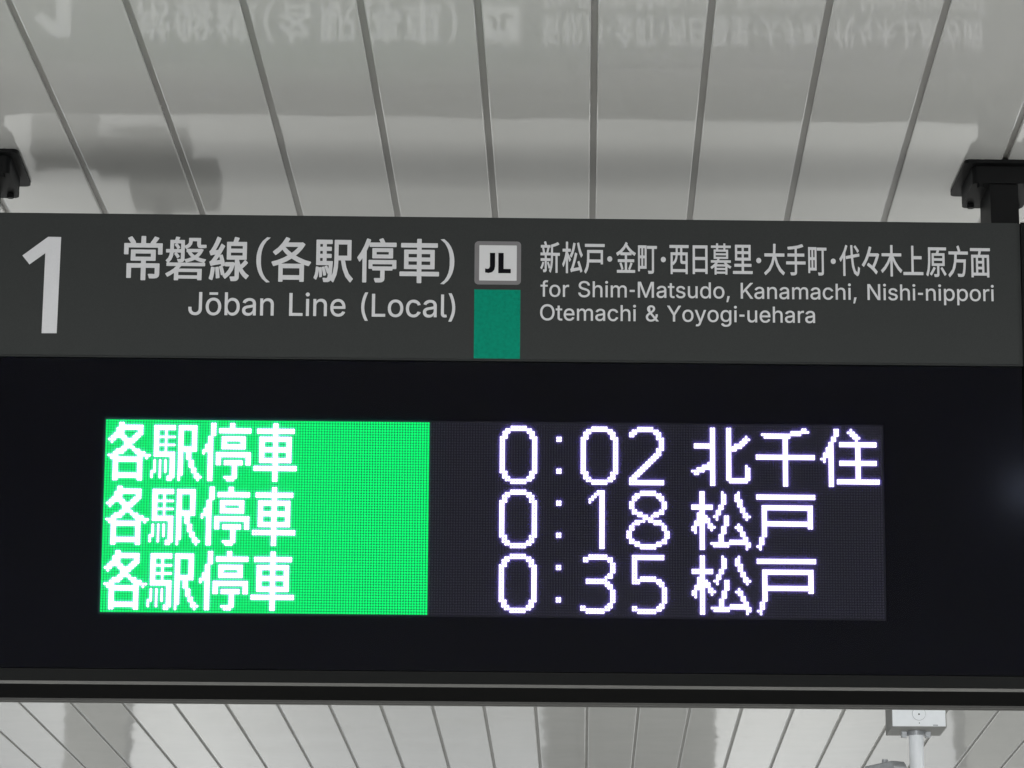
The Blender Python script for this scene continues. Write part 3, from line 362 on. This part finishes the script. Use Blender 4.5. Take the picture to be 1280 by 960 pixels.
'e':'205,-12 230,-12 258,-8 285,0.5 308,12.5 319,20 335,33.5 346,45 360.5,68 369,90 368.5,93 365,95.5 305,109 302,106 291.5,87 266,63 220,50 200,51 176,55.5 154,64.5 143,72 128,87 113.5,108 110,117 105,133 102,147 101,164.5 372,165 374,166 375,168 375,217 373,235 369,256 366.5,267 359.5,287 354,299 340,324 320,346 291,367.5 268,377.5 254,382.5 241,385.5 222,388 183,387 164,384 144,378 130,372 113,362.5 97,352 84,339 72,325 60.5,310 49.5,287 38,254 31,213 30,194 31,161 38,120 44.5,101 51.5,85 61.5,66 73,50 82,39 99,24 115,12.5 132,4 151,-3.5 168,-8 188,-11/101,225 100.5,226 102,234 107.5,256 112,266 125,288 139,302 150,310.5 168,319.5 183,323.5 204,326 225,324.5 235,322 251,316.5 261,310 269,302.5 282,288 294,268 298.5,254 304.5,226 304,225',
'(':'175.5,-100 237,-100 239,-99 240,-97 238,-90 218,-47 200,-3 188,30 173,77 167.5,99 161,134 157,170 155,205 156.5,241 159,269 165,312 174.5,356 181,381 193,420 211,472 221.5,498 240,538 239.5,541 237,543 176,543 173.5,541 164,525 144,485 122,425 113,397 100.5,347 92,301 88.5,274 85,213 86,173 93,114 99,83 107,53 128,-7 140.5,-36 157,-69 172,-96',
'o':'200.5,-12 230,-11 249,-8 269,-2 301,12.5 317,24 333,39 342,50 353.5,66 363.5,85 370.5,101 382,141 385,181 384.5,206 382.5,231 377,255 370.5,275 363.5,291 353.5,310 342,326 333,337 317,352 301,363.5 283,373 265,380.5 251,383.5 230,387 213,388 185,387 164,383.5 146,379 132,373 115,363.5 99,352 82,337 73,326 61.5,310 51.5,291 44.5,275 38,255 34,235 31,214 30,194 31,162 34,141 38,121 44.5,101 51.5,85 61.5,66 73,50 82,39 99,24 115,12.5 132,4 146,-2 166,-8 185,-11/205,50 194,51 168,57.5 158,62.5 147,70 131,85 123.5,97 111,122 102,159 100,189 102,216 108,244 112.5,257 117,267 123.5,279 131,290 147,306 158,313.5 169,319 183,323.5 208,326 232,323.5 247,318.5 257,313.5 268,306 276,300 284,290 298.5,269 304.5,252 311,230 315,202 315,173 311,145 302,116 298.5,107 284,85 280,80 276,76 260,64 247,57.5 221,51',
'c':'200.5,-12 221,-12 231,-11 262,-5 283,3 355.5,71 363,88 367,100 366,105 363,106.5 303,121 300,119 263,66 206,50 194,51 170,56.5 158,62.5 150,67.5 131,85 123.5,97 114,115 108,132 102,159 100,186 102,216 107.5,242 114,261 125,282 131,290 142,302 158,313.5 169,319 180,323 194,324.5 268,307 278.5,297 290,282 299,261 302,258 362,272.5 365.5,275 366,278 359,297 338,332 300,362 290,369.5 267,379.5 242,386 221,388 185,387 164,383.5 146,379 132,373 115,363.5 99,352 88,343 73,326 61.5,310 45.5,278 37.5,253 34,235 30.5,206 30,181 31,162 34,141 38,121 44.5,101 51.5,85 61.5,66 73,50 82,39 99,24 115,12.5 132,4 146,-2 166,-8 185,-11',
'l':'133.5,-6 154,-6 171,-3.5 183,-0.5 184.5,1 185,5 174.5,54 173,57 171,58 166,58 146,56 132,58 123.5,65 118,90 118,510 117,512 115,513 52,513 50,512 49,510 49,66 52,52 57.5,37 62.5,27 69,19 80,9 94,2 107,-3 120,-5',
')':'35.5,-100 98,-100 101,-97 115.5,-71 128.5,-44 155,19 174,82 180,113 184.5,147 187.5,183 188,233 181.5,298 172,350 160,397 147.5,438 138,464 110,525 100.5,541 98,543 36,543 34,542 33,540 33.5,537 53,494 70,452 86.5,402 97,362 109.5,302 115.5,254 118,210 118,189 116,174 115,154 109.5,120 101,79 89,41 74,-1 45,-70 33.5,-94 33.5,-98',
'f':'79.5,-4 143,-4 145,-3 146,-1 146,322 147,323 229,323 231,324 232,326 232,380 231,382 229,383 147,383 146,384 146,428 149.5,444 152.5,449 159,458.5 169,465 177,468 195,470 213,468 225,464 228,464 230,465 247,519 247,522 246,524 235,528 164,532 153,530 141,526 124,517.5 104.5,503 86.5,480 83,471 79,458 77,446 77,383.5 5,383 3,382 2,380 2,326 3,324 5,323 76,323 77,322 77,-1',
'r':'51.5,-4 115,-4 117.5,-2 118,246 121.5,264 125,273 128,279 139,294 153,306 162,311.5 180,318.5 191,320.5 207,322 229,320 241,318 244,318 246,319 247,321 247,385 245,387.5 218,389 198,388 185,386 162,378 140,364 123,345 117,335 116,336 116,380 115,382 113,383 52,383 49.5,381 49,-1',
'S':'217,-13 241,-12.5 266,-10.5 289,-6 310,1 324,7 341,15.5 356,25 366,33.5 380,48 397.5,75 409,106 412,134 412,154 410.5,164 407.5,177 399,199 392,210 380.5,224 362,241 334,258 323,263 314,267.5 275,281 213,297 171,312 155,320.5 142,329.5 128.5,343 121.5,359 119,376 121,392 127.5,409 143,428 152,434.5 169,444 189,451 201,453 224,455 242,454 272,447.5 289,440 300,433 309,426 319.5,415 326,404 331,391 333,377 335,374.5 402,374 404.5,376 405,381 403,395 400,410 395.5,424 388.5,438 380,452 372.5,461 358,475.5 333,493.5 317,502 305,506.5 285,513 268,517 233,520 212,519.5 187,517 166,512 137,502 120,493.5 109,486.5 93,474 82,463 72,451 64,437 56.5,422 52,407 49,391 48,366 49,351 52.5,335 60.5,316 71,300 80,289 98,274 116,262.5 137,252 159,243 182,235 262,213 294,201.5 328,176.5 337,163 341.5,144 342,139 341,130 336,110 331,102 317,84.5 313,81 296,70 284,64 272,59.5 249,55 225,53 205,54.5 179,59 158,67 150,71.5 133,83 121,98 116.5,106 110,126 108.5,136 107.5,139 106,140.5 37,141 35,140 34,138 36,118 40,101 45,87 61,57 71,45 84,31.5 95,23 110,13.5 127,5 146,-2 162,-6.5 180,-10',
'h':'51.5,-4 115,-4 117.5,-2 118,239 122,261 130,281 140.5,295 154,308 172,318 182,321.5 200,325 219,324.5 236,321.5 250,316.5 259,310.5 271,300 277.5,291 283.5,280 288,267 291,251 292,237 292.5,-2 295,-4 358,-4 360,-3 361,-1 361,245 358.5,275 355,295 350.5,309 345,322 337.5,335 330.5,345 307,366.5 296,373 274,382 259,386 245,388 209,388 193,385 164,374 149,365 140,357.5 126,342 118,331.5 118,510 117,512 115,513 52,513 50,512 49,510 49,-1',
'm':'51.5,-4 115,-4 117.5,-2 118,249 122,270 126,281 135,295 152,312.5 184,325 207,326 211,326 221,323.5 232,319 241,314.5 249,308.5 257.5,300 262,293 266,284 268,277 270,261 270,-1 271,-3 273,-4 336,-4 338.5,-2 339,247 341,265 348.5,288 360,302.5 377,316.5 393,323.5 409,326 430,326 438,324.5 451,320 460,315.5 470,309.5 477.5,302 483.5,293 488.5,280 491,268 492,255 492.5,-2 495,-4 558,-4 560,-3 561,-1 560.5,268 558.5,287 555,304 545,329 537,342 531,350 516,364.5 499,375.5 488,380.5 474,385.5 452,390 423,390 400,386 387,382 380,379 360,368.5 326.5,337 318,322 308.5,340 300,353 288,366 278,373.5 265,381 249,386.5 232,389.5 207,390 188,387 180,384 161,375.5 128,348 117,331 116,332 116,380 115,382 113,383 52,383 50,382 49,380 49,-1',
'-':'45,178 205,178 205,246 45,246',
'M':'58.5,-4 123,-4 125,-3 126,-1 126,339 124,407 125,406 166,290 282,-1 285,-4 343,-4 346,-1 460,290 502,405.5 500,339 500,-1 501,-3 503,-4 569,-4 571,-3 572,-1 572,510 571,512 569,513 475,513 472,510 348,188 315,88 281,188 156,510 153,513 59,513 57,512 56,510 56,-1',
't':'162,-8 184,-8 205,-5 216,-1 217,1 217,4 206.5,54 205,57 200,58 184,55 162,54 147,58.5 138,65 135,71 130,89 130,322 131,323 205,323 207,324 208,326 208,380 207,382 205,383 131,383 130,384 130,472 129,474 127,475 64,475 62,474 61,472 61,384 60,383 5,383 3,382 2,380 2,326 3,324 5,323 60,323 61,322 61,88 62,73 64.5,60 70.5,45 79,29 91,16.5 102,8.5 115,1.5 131,-4 148,-7',
's':'163.5,-12 202,-12 218,-10 235,-6.5 254,-0.5 261,2 275,9.5 296,23.5 309,36 315,44 322.5,56 327.5,67 332,80 334,91 335,103 334,124 331.5,136 328.5,144 325,152 318,164 298,184 284,193.5 253,207 158,231 134,241.5 126,247 122,251 117.5,257 113,271 113,285 115.5,293 121,301 133,313 144,319 156,324 175,328 188,329 210,326.5 232,318.5 240,313 247.5,305 257.5,291 264,276 267,273 322,285 327,287 328,291 326.5,295 320,312 314.5,323 302,342 291,354 286,358 265,371.5 242,381.5 218,387 206,388 168,388 157,386.5 142,383.5 127,379 114,374 101,367.5 79,353 62,335 54.5,323 49.5,312 46,301 44,289 43,278 43.5,261 46.5,244 48.5,239 53,228 60,216 66.5,208 80,195 111,178 130,170.5 211,151 231,144.5 245,137.5 249,134.5 261.5,117 264,103 263,96 256.5,80 249,71.5 242,66 231,59.5 222,55.5 209,52 190,49.5 180,49 157,52 143,56 127,63.5 111,78 105.5,86 98,108 95,111 36,98.5 33,97 32,92 35,79 39,68 45.5,54 51,44 63,30 76,18 110,-0.5 134,-7.5',
'u':'177,-9 195,-8.5 216,-6 232,-0.5 246,5.5 260,14 269,21.5 285,37 293,49.5 294,49 294,-1 295,-3 297,-4 358,-4 360.5,-2 361,380 359,382.5 295,383 292.5,381 292,141 290,129 285.5,113 284,107 274,90 269.5,84 258,73.5 246,65.5 230,58.5 220,56 200,54 186,55 174,57.5 160,62.5 149,70 139.5,79 132.5,89 126,100 121,114 118,142 117.5,381 115,383 52,383 49.5,381 49,117 51,101 58.5,72 66,56 79.5,35 91,23 101,15 113,7.5 125,1.5 132,-1 151,-7',
'd':'189,-12 211,-12 235,-8 246,-4 263,5.5 277,15 308,53.5 309,53 309,-1 310,-3 312,-4 373,-4 375.5,-2 376,510 374,512.5 310,513 307.5,511 307,326 286.5,353 282,357.5 270,367.5 255,376.5 246,380.5 224,387 213,388 181,387.5 157,385 138,378.5 114,367 109,364 88,347 79,338 69.5,326 52,296 44,278 32.5,232 30,196 31,161 33,141 42.5,103 51,83 59.5,66 71,49 88,30 108,13 123,4 137,-1.5 157,-8 175,-11/203,51 179,54 158,62.5 142,74 124,95 118,106 107.5,133 102,159 100,191 102,219 108,247 114,263 123.5,281 131,292 139,301 147,307 158,314.5 164,317.5 179,323 206,326 229,323 250,314.5 261,308 269,302 279.5,291 284.5,283 295.5,262 300,249 306,220 308,187 306,158 300.5,131 290,105 284,94 266,73 250,61.5 239,56.5 217,51',
',':'36.5,-123 85,-123 87.5,-121 141,69 140.5,73 139,74.5 67,75 64.5,73 34,-117 34.5,-121',
'K':'58.5,-4 126,-4 128.5,-2 129,165 197,237.5 200,235 369,-3 371,-4 450,-4 452,-3 453,-1 452,3 248.5,288 451,506 452,510 451,512 449,513 363,513 361,512 209,347 129,252.5 128.5,253 129,510 128,512 126,513 59,513 57,512 56,510 56,-1',
'N':'58.5,-4 126,-4 128,-3 129,-1 129,301 125,412 151,367 197.5,289 383,-2 386,-4 464,-4 466,-3 467,-1 467,510 466,512 464,513 398,513 396,512 395,510 395,145 396,139 397,99.5 365,156 140,511 137,513 59,513 57,512 56,510 56,-1',
'p':'51.5,-147 115,-147 117.5,-145 118,50.5 138.5,24 143,19 154,10.5 180,-4.5 190,-8 214,-12 250,-11 268,-8 287,-1.5 300,3.5 316,13 337,30 354,49 374,83 387,120 391,141 393,162 394,182 393,215 391,236 387,257 374,294 354,328 328,355 315,364.5 298,373.5 284,379.5 264,385.5 234,388 211,388 199,386.5 183,382 170,377 152,366 133,348 116,324.5 116,380 115,382 113,383 52,383 49.5,381 49,-144/208,51 186,56.5 175,61.5 156,75 148,84 140.5,95 129.5,116 121,143 117,173 117,206 121,235 130,264 133.5,273 147,293 163,308 180,317.5 195,323 221,326 243,323.5 258,318.5 267,314.5 278,307 293,292 307.5,271 311.5,261 320,233 324,205 324,174 320,145 311.5,118 300.5,96 289,80 277,70 266,62.5 251,56 243,53.5 233,52 221,51',
'O':'259,-11 295,-10 316,-6.5 364,9 386,21.5 402,33 428,56 440,70 454.5,91 468,114 477,136 486,164 492,191 496,220 497,246 496,288 492,317 486,345 477,373 468,394 454.5,417 440,439 428,453 406,473 386,487.5 364,499 340,508.5 319,514 295,518 271,520 243,518.5 215,514 194,508.5 170,499 148,487.5 141,483 128,473 106,453 94,439 78.5,417 67.5,397 55.5,371 47,345 41,317 37,288 36,263 37,220 41,191 47,164 55.5,138 65.5,115 78.5,91 94,70 106.5,56 128,36 148,21.5 170,9 215,-6 239,-10/264,57 250,58 229,62 216,65.5 202,71.5 187,79.5 172,90 158,103 149,114 129,146 122,162 115,184 111,206 108,229 107,258 108,279 111,302 115,324 119.5,339 129,362 149,395 161,409 172,418 187,429.5 201,437 233,448 250,451 269,452 284,451 301,448 332,437 346,429.5 362,419 375,407 384,395 395,380 398.5,374 404,363 413,341 423,302 425,280 426,250 423,206 418,184 411,162 404,146 395.5,130 375,102 362,90 346,79.5 320,66.5 301,61 284,58',
'&':'190.5,-11 201,-11 228,-9 252,-3.5 273,3.5 301,16.5 314,25 328,36 329.5,35 358.5,0 363,-4 439,-4 441,-3 442,-1 441,3 372.5,87 380.5,99 396,130 405,155 410,185 412,219 412,225 411,227 409,228 348,228 346,227 344.5,221 343,194 337.5,168 331,150 328,143 327,142 225,265 226,267.5 286,313.5 310,343 325,377 328,401 328,408 325,430 318,450 305,472 294,483.5 279,496 267,503 242,512.5 217,517 183,517 173,515.5 156,512 132,502.5 111,488 98,476 93.5,470 81,448 74,426 71,402 73,374 78,356 84,341 101.5,311 128.5,276 82,238 64,220 50,202 43,190 34,167 32,160 30,137 30.5,121 32.5,104 38,85 50.5,60 62,44 72,33.5 94,16.5 107,9 123,1.5 157,-8 174,-10/192,50 173,52 158,55.5 146,60.5 130,70 112.5,90 105.5,105 101,122 101,139 102.5,146 108.5,164 120,181 130,191.5 144,204 170,224.5 172,223 285.5,87 269,74.5 250,63 216,52/184,317.5 161.5,444 165,446.5 210,455.5 220,454 230,451 236,447 243,441 252.5,429 255.5,420 256.5,411 251.5,379 242,365 233,354 214,339',
'Y':'201.5,-4 269,-4 271.5,-2 272.5,207 457,504 459,507 459,510 457,512.5 380,513 377,511 275,344 248,296 237,274 202.5,336 194.5,348 95,511 92,513 15,513 12.5,511 12,508 14,504 198.5,207 199,-1',
'y':'74,-149 105,-149 113,-148 150,-135.5 164,-125.5 181,-109 192.5,-92 208,-59 373.5,374 375,380 373,382.5 304,383 301,380 217.5,149 204.5,111 198,89 195,74 194,74 191,89 177.5,133 88,380 85,383 16,383 13.5,381 13,378 14.5,374 158.5,-1 147.5,-34 122,-76 108,-84 60,-82 57.5,-84 43.5,-135 43,-140 44,-142 47,-143.5',
'g':'201.5,-155 228,-154 261,-149 293,-139.5 307,-132.5 321,-124 333,-115 345.5,-103 353,-93 361.5,-79 370.5,-56 373,-48 376,-30 376,380 375,382 373,383 312,383 310,382 309,380 309,326 308,325.5 279,362 255,376.5 246,380.5 224,387 214,388 175,387 158,385 146,381.5 127,373.5 110,364.5 95,353 83,341 71,328 60.5,312 50.5,293 42.5,275 33,238 30,198 31,165 38,124 51,89 60.5,72 71,57 86,41 96,33 111,23.5 127,15 139,10 158,4 181,1.5 211,1 235,5 245,8.5 263,16.5 278,27 291,39 305,59 307,61 307,-8 306,-23 303,-38 297.5,-50 290,-62 280,-71 268,-79.5 255,-84.5 239,-90 225,-92 194,-93 184,-92 166,-88.5 102,-37 98,-38 51,-64 47.5,-67 47,-70 51.5,-80 64,-98 73,-108 97,-127 101,-129.5 129,-142.5 145,-148 172,-153/203,63 182,65.5 165,70.5 147,80 132,93 117.5,113 107.5,138 102,163 100,194 102,221 107.5,247 118,272 124,283 142,304 147,308 157,314 168,319 179,323 206,326 227,323.5 252,315.5 269,302.5 273,299 290,276 300,252 304,237 308,208 308,176 304,148 295.5,122 284.5,102 278.5,94 267,82.5 252,72.5 240,68.5 227,65.5',
}
ADVANCE = {'c': 396, 'm': 610, 'b': 424, 'K': 467, 'y': 389, 'u': 410, 'd': 424, 'f': 254, ')': 273, 'g': 425, ',': 188, 'ō': 415, 'O': 533, 'a': 389, 'p': 424, 'J': 396, 'l': 189, 'e': 404, 'h': 410, '(': 273, 't': 227, 'N': 523, '&': 448, 's': 365, 'Y': 472, 'M': 628, 'r': 259, ' ': 188, 'L': 393, 'i': 167, 'n': 410, 'S': 447, 'o': 415, '-': 250}
def contours(ch): return [[tuple(map(float, p.split(','))) for p in c.split(' ')] for c in GLYPHS[ch].split('/')]
def print_shapes(name, shapes, m, o=OUT+0.0001, offset=0.0, parent=None, thick=0.0003):
    """shapes: list of contours in metres in the header plane (x right, y up) -> flat cut vinyl"""
    cu = bpy.data.curves.new(name, 'CURVE'); cu.dimensions = '2D'; cu.fill_mode = 'BOTH'
    cu.offset = offset; cu.extrude = thick/2
    for pts in shapes:
        s = cu.splines.new('POLY'); s.points.add(len(pts)-1); s.use_cyclic_u = True
        for p, (x, y) in zip(s.points, pts): p.co = (x, y, 0, 1)
    tmp = bpy.data.objects.new('tmp', cu); COL.objects.link(tmp)
    bpy.context.view_layer.update()
    me = bpy.data.meshes.new_from_object(tmp.evaluated_get(bpy.context.evaluated_depsgraph_get()))
    bpy.data.objects.remove(tmp); bpy.data.curves.remove(cu)
    for v in me.vertices:
        x, y, z = v.co
        v.co = fp(x/DOT, -y/DOT, o + thick/2 + z)
    me.materials.clear(); me.materials.append(m)
    ob = bpy.data.objects.new(name, me); COL.objects.link(ob); ob.parent = parent or sign
    return ob
def kanji(items, vtop, vbot, slope=0.0, em_top=302, em_bot=-33):
    out = []
    for ch, u0, u1 in items:
        cs = contours(ch); xs = [p[0] for c in cs for p in c]; a, b = min(xs), max(xs)
        for c in cs:
            out.append([((u0 + (x-a)/(b-a)*(u1-u0))*DOT, -(vbot + (vtop-vbot)*(y-em_bot)/(em_top-em_bot))*DOT) for x, y in c])
    return out
def latin(text, u0, u1, vbase, cap, cap_units=509.0, gap=0):
    sy = cap/cap_units; x = 0; pl = []; wd = 0
    for ch in text:
        if ch != ' ': pl.append((wd, x, contours(ch)))
        else: wd += 1
        x += ADVANCE[ch] + gap + (60 if ch == ' ' else 0)
    xs = [x0+p[0] for _, x0, cs in pl for c in cs for p in c]; a, b = min(xs), max(xs)
    words = {}
    for wd, x0, cs in pl:
        for c in cs: words.setdefault(wd, []).append([((u0 + (x0+px-a)/(b-a)*(u1-u0))*DOT, -(vbase - py*sy)*DOT) for px, py in c])
    return list(words.values())
R1 = [('常',4.9,19.3),('磐',20.5,35.7),('線',36.8,51.7),('各',60.1,74.9),('駅',75.9,90.6),('停',92.1,106.8),('車',108.0,122.8)]
def paren(u0, u1, v0, v1, th, flip):
    n = 12; out = []; inn = []; W = (u1-u0); H = (v1-v0)/2; vm = (v0+v1)/2
    for i in range(n+1):
        t = -1 + 2*i/n
        e = W*(1-math.sqrt(max(0, 1-(t*0.93)**2)))/(1-math.sqrt(1-0.93**2))
        w = th*(1.0 - 0.25*abs(t))
        out.append((e, t)); inn.append((e, t, w))
    pts = [(u0 + (e-0.0), vm + t*H) for e, t in out] + [(u0 + e + w, vm + t*H*(0.985)) for e, t, w in inn[::-1]]
    if flip: pts = [(u0+u1-x, y) for x, y in pts]
    return [(x*DOT, -y*DOT) for x, y in pts]
sh = kanji(R1, -69.75, -52.6)
sh2 = [paren(54.4, 58.3, -69.6, -52.2, 1.75, False), paren(124.6, 128.5, -69.6, -52.2, 1.75, True)]
print_shapes('japanese_line_name', sh, LETTER, )
print_shapes('round_bracket', sh2[:1], LETTER); print_shapes('round_bracket', sh2[1:], LETTER)
for wsh in latin('Jōban Line (Local)', 29.5, 129.0, -39.6, 8.6): print_shapes('romanised_word', wsh, LETTER)
R2 = [('新',160.7,168.0),('松',168.9,176.6),('戸',177.1,184.8),('金',189.1,196.5),('町',197.3,204.4),('西',209.1,216.3),('日',217.8,223.4),('暮',224.5,232.3),('里',232.9,240.3),
      ('大',244.6,252.4),('手',252.9,260.2),('町',261.2,268.1),('代',272.9,280.6),('々',281.3,287.9),('木',288.5,296.5),('上',296.9,304.4),('原',305.5,313.1),('方',313.8,321.3),('面',322.1,329.6)]
s2 = kanji(R2, -69.3, -56.9)
print_shapes('japanese_destinations', s2, LETTER)
dd = []
for u in (186.7, 206.8, 242.6, 270.6):
    dd.append([((u+0.95*math.cos(a*math.pi/8))*DOT, (62.6+1.05*math.sin(a*math.pi/8))*DOT) for a in range(16)])
for d_ in dd: print_shapes('middle_dot', [d_], LETTER)
for wsh in latin('for Shim-Matsudo, Kanamachi, Nishi-nippori', 160.8, 330.7, -47.9, 6.0): print_shapes('romanised_word', wsh, LETTER)
for wsh in latin('Otemachi & Yoyogi-uehara', 160.7, 263.5, -38.85, 6.0): print_shapes('romanised_word', wsh, LETTER)
# platform number
one = [(-23.7,-68.9),(-18.75,-68.85),(-19.3,-32.0),(-24.9,-31.95),(-24.45,-62.6),(-30.2,-58.2),(-32.95,-61.6)]
one[2] = (-19.15, -32.0); one[3] = (-24.75, -31.95); one[0] = (-23.6, -68.9)
print_shapes('platform_number', [[(u*DOT, -v*DOT) for u, v in one]], LETTER)
def rrect(u0, u1, v0, v1, r, n=5):
    pts = []
    for cx, cy, a0 in ((u1-r, v0+r, -90), (u1-r, v1-r, 0), (u0+r, v1-r, 90), (u0+r, v0+r, 180)):
        for i in range(n+1):
            a = math.radians(a0 + 90*i/n); pts.append(((cx+r*math.cos(a))*DOT, -(cy+r*math.sin(a))*DOT))
    return pts
mark = print_shapes('line_mark', [rrect(136.05, 153.45, -68.95, -52.3, 1.5)], GREY)
print_shapes('mark_field', [rrect(137.8, 151.85, -67.4, -53.8, 0.25)], WHITE, o=OUT+0.0006, parent=mark)
J = [(141.95,-64.3),(143.6,-64.3),(143.6,-59.2),(143.3,-57.9),(142.5,-57.1),(141.3,-56.8),(140.15,-57.0),(140.15,-58.25),(140.9,-58.1),(141.6,-58.35),(141.95,-59.2)]
Lp = [(145.1,-64.3),(146.8,-64.3),(146.8,-58.15),(149.5,-58.15),(149.5,-56.8),(145.1,-56.8)]
print_shapes('mark_letters', [[(u*DOT, -v*DOT) for u, v in J], [(u*DOT, -v*DOT) for u, v in Lp]], BLKP, o=OUT+0.0011, parent=mark, offset=0.0007)
print_shapes('green_line_colour_bar', [rrect(136.05, 153.3, -50.35, VS-0.7, 0.02, 1)], GREEN)

# ------------------------------------------------------------------ hangers: post, ceiling plate and lower plate
def hanger(xc, label):
    h = empty('sign_hanger', (xc, 0.10, CZ)); tag(h, label, 'hanger', 'black steel hangers holding the sign')
    def plate(w2, ya, yb_, z0, z1, r=0.012):
        pts = []
        for cx, cy, a0 in ((w2-r, ya+r, -90), (w2-r, yb_-r, 0), (-w2+r, yb_-r, 90), (-w2+r, ya+r, 180)):
            for i in range(5):
                a = math.radians(a0 + 22.5*i); pts.append((cx+r*math.cos(a), cy+r*math.sin(a)))
        return prism_z(pts, z0, z1)
    obj('ceiling_plate', plate(0.0765, -0.068, 0.138, -0.007, 0.0), POWDER, h, bevel=0.0008)
    obj('lower_plate', plate(0.0600, -0.050, 0.105, -0.042, -0.0075), POWDER, h, bevel=0.0015)
    obj('post', B(-0.0270, 0.0270, -0.045, 0.075, -0.165, -0.0425), POWDER, h, bevel=0.002)
    for sx in (-0.045, 0.045):
        for sy in (-0.045, 0.08):
            bm = bmesh.new(); cyl(bm, (sx, sy), 0.007, -0.050, -0.0425, 6); obj('bolt', bm, POWDER, h)
    return h
hanger(-0.990, 'black steel hanger at the left end of the sign, cut by the photo edge')
hanger(0.9755, 'black steel hanger at the right end of the sign')

# ------------------------------------------------------------------ junction box with camera pole beyond the sign
jb = empty('junction_box', (1.660, 6.30, CZ), -0.02); tag(jb, 'small white square junction box on the ceiling beyond the sign, at lower right', 'junction box')
obj('body', B(-0.103, 0.103, -0.10, 0.10, -0.109, -0.0008), BOX_SHADE, jb, bevel=0.003)
obj('front_cover', B(-0.0995, 0.0995, -0.1035, -0.1002, -0.105, -0.004), BOX, jb, bevel=0.0012)
def ydisc(name, x, z, r, y0, y1, m, n=28):
    bm = bmesh.new(); cyl(bm, (0, 0), r, 0, y1-y0, n)
    bmesh.ops.rotate(bm, verts=bm.verts, cent=(0,0,0), matrix=Matrix.Rotation(math.radians(-90), 3, 'X'))
    bmesh.ops.translate(bm, verts=bm.verts, vec=(x, y0, z))
    return obj(name, bm, m, jb, bevel=0.0004)
ydisc('knockout_ring', 0.0, -0.058, 0.0255, -0.1046, -0.1036, STEEL)
ydisc('knockout_disc', 0.0, -0.058, 0.0240, -0.1056, -0.1037, BOX)
ydisc('screw', 0.0, -0.060, 0.0032, -0.1072, -0.1057, DARKH, 10)
ydisc('screw', 0.001, -0.093, 0.0020, -0.1050, -0.1036, DARKH, 10)
obj('latch', B(0.052, 0.070, -0.1052, -0.1036, -0.104, -0.099), STEEL, jb)

cp = empty('camera_pole', (1.660, 6.30, CZ-0.109)); tag(cp, 'white round pole hanging under the junction box', 'pole')
bm = bmesh.new(); cyl(bm, (0, 0), 0.0275, -0.150, -0.0005, 32); obj('tube', bm, BOX, cp, smooth=False)
bm = bmesh.new(); cyl(bm, (0, 0), 0.034, -0.016, -0.0004, 32); obj('collar', bm, STEEL, cp, bevel=0.001)
bm = bmesh.new(); cyl(bm, (0, 0), 0.0295, -0.20, -0.1505, 32); obj('sleeve', bm, STEEL, cp, bevel=0.001)
for s in (-1, 1):
    obj('fixing_lug', B(s*0.045-0.010, s*0.045+0.010, -0.004, 0.02, -0.022, -0.0004), STEEL, cp, bevel=0.001)
sc_ = empty('ceiling_camera', (1.528, 6.26, CZ-0.270), 0); tag(sc_, 'silver camera housing left of the white pole, cut by the bottom photo edge', 'camera')
def tilted(bm, ang, axis='Y'):
    bmesh.ops.rotate(bm, verts=bm.verts, cent=(0, 0, 0), matrix=Matrix.Rotation(math.radians(ang), 3, axis)); return bm
bm = prism_x([(-0.11,-0.035),(-0.11,0.01),(-0.095,0.03),(0.08,0.03),(0.09,0.01),(0.09,-0.035),(0.08,-0.05),(-0.095,-0.05)], -0.030, 0.030)
bmesh.ops.rotate(bm, verts=bm.verts, cent=(0,0,0), matrix=Matrix.Rotation(math.radians(28), 3, 'Z')); obj('housing', bm, STEEL, sc_, bevel=0.004)
bm = bmesh.new(); cyl(bm, (0.01, 0.03), 0.012, 0.038, 0.052, 12); obj('knob', bm, STEEL, sc_, bevel=0.001)
obj('bracket', B(0.02, 0.060, 0.02, 0.045, -0.01, 0.028), STEEL, sc_, bevel=0.002)

# ------------------------------------------------------------------ platform furniture that the glossy ceiling mirrors
def column(x, y, w, d, label, m=COLUMN):
    c = empty('platform_column', (x, y, 0)); tag(c, label, 'column', 'columns along the platform')
    obj('shaft', B(-w/2, w/2, -d/2, d/2, 0.12, CZ-0.05), m, c, bevel=0.015)
    obj('plinth', B(-w/2-0.03, w/2+0.03, -d/2-0.03, d/2+0.03, 0.0, 0.1195), m, c, bevel=0.01)
column(-2.98, 20, 0.50, 0.5, 'grey platform column mirrored as the leftmost dark patch in the ceiling')
column(4.25, 20, 0.60, 0.6, 'grey platform column mirrored as the rightmost dark patch in the ceiling')
lift = empty('lift_shaft', (1.30, 20.6, 0)); tag(lift, 'wide grey lift enclosure mirrored as the broad dark patch in the ceiling', 'lift')
obj('walls', B(-0.68, 0.68, -0.6, 0.9, 0.0, 3.4), COLUMN, lift, bevel=0.01)
obj('door', B(-0.42, 0.42, -0.615, -0.602, 0.02, 2.15), COLUMN, lift)
unit = empty('hanging_equipment', (0, 1.5, Z0)); tag(unit, 'dark stepped equipment box hung behind the sign, mirrored in the ceiling at upper left', 'equipment box')
obj('casing', B(-0.935, -0.72, -0.08, 0.08, 0.185, 0.265), UNITG, unit, bevel=0.006)
obj('upper_casing', B(-0.85, -0.645, -0.078, 0.078, 0.2655, 0.335), UNITG, unit, bevel=0.006)
obj('side_unit', B(-1.09, -0.9355, -0.075, 0.075, 0.15, 0.24), COLUMN, unit, bevel=0.006)
obj('stem', B(-0.80, -0.76, -0.02, 0.02, 0.3355, 0.7205), POWDER, unit)
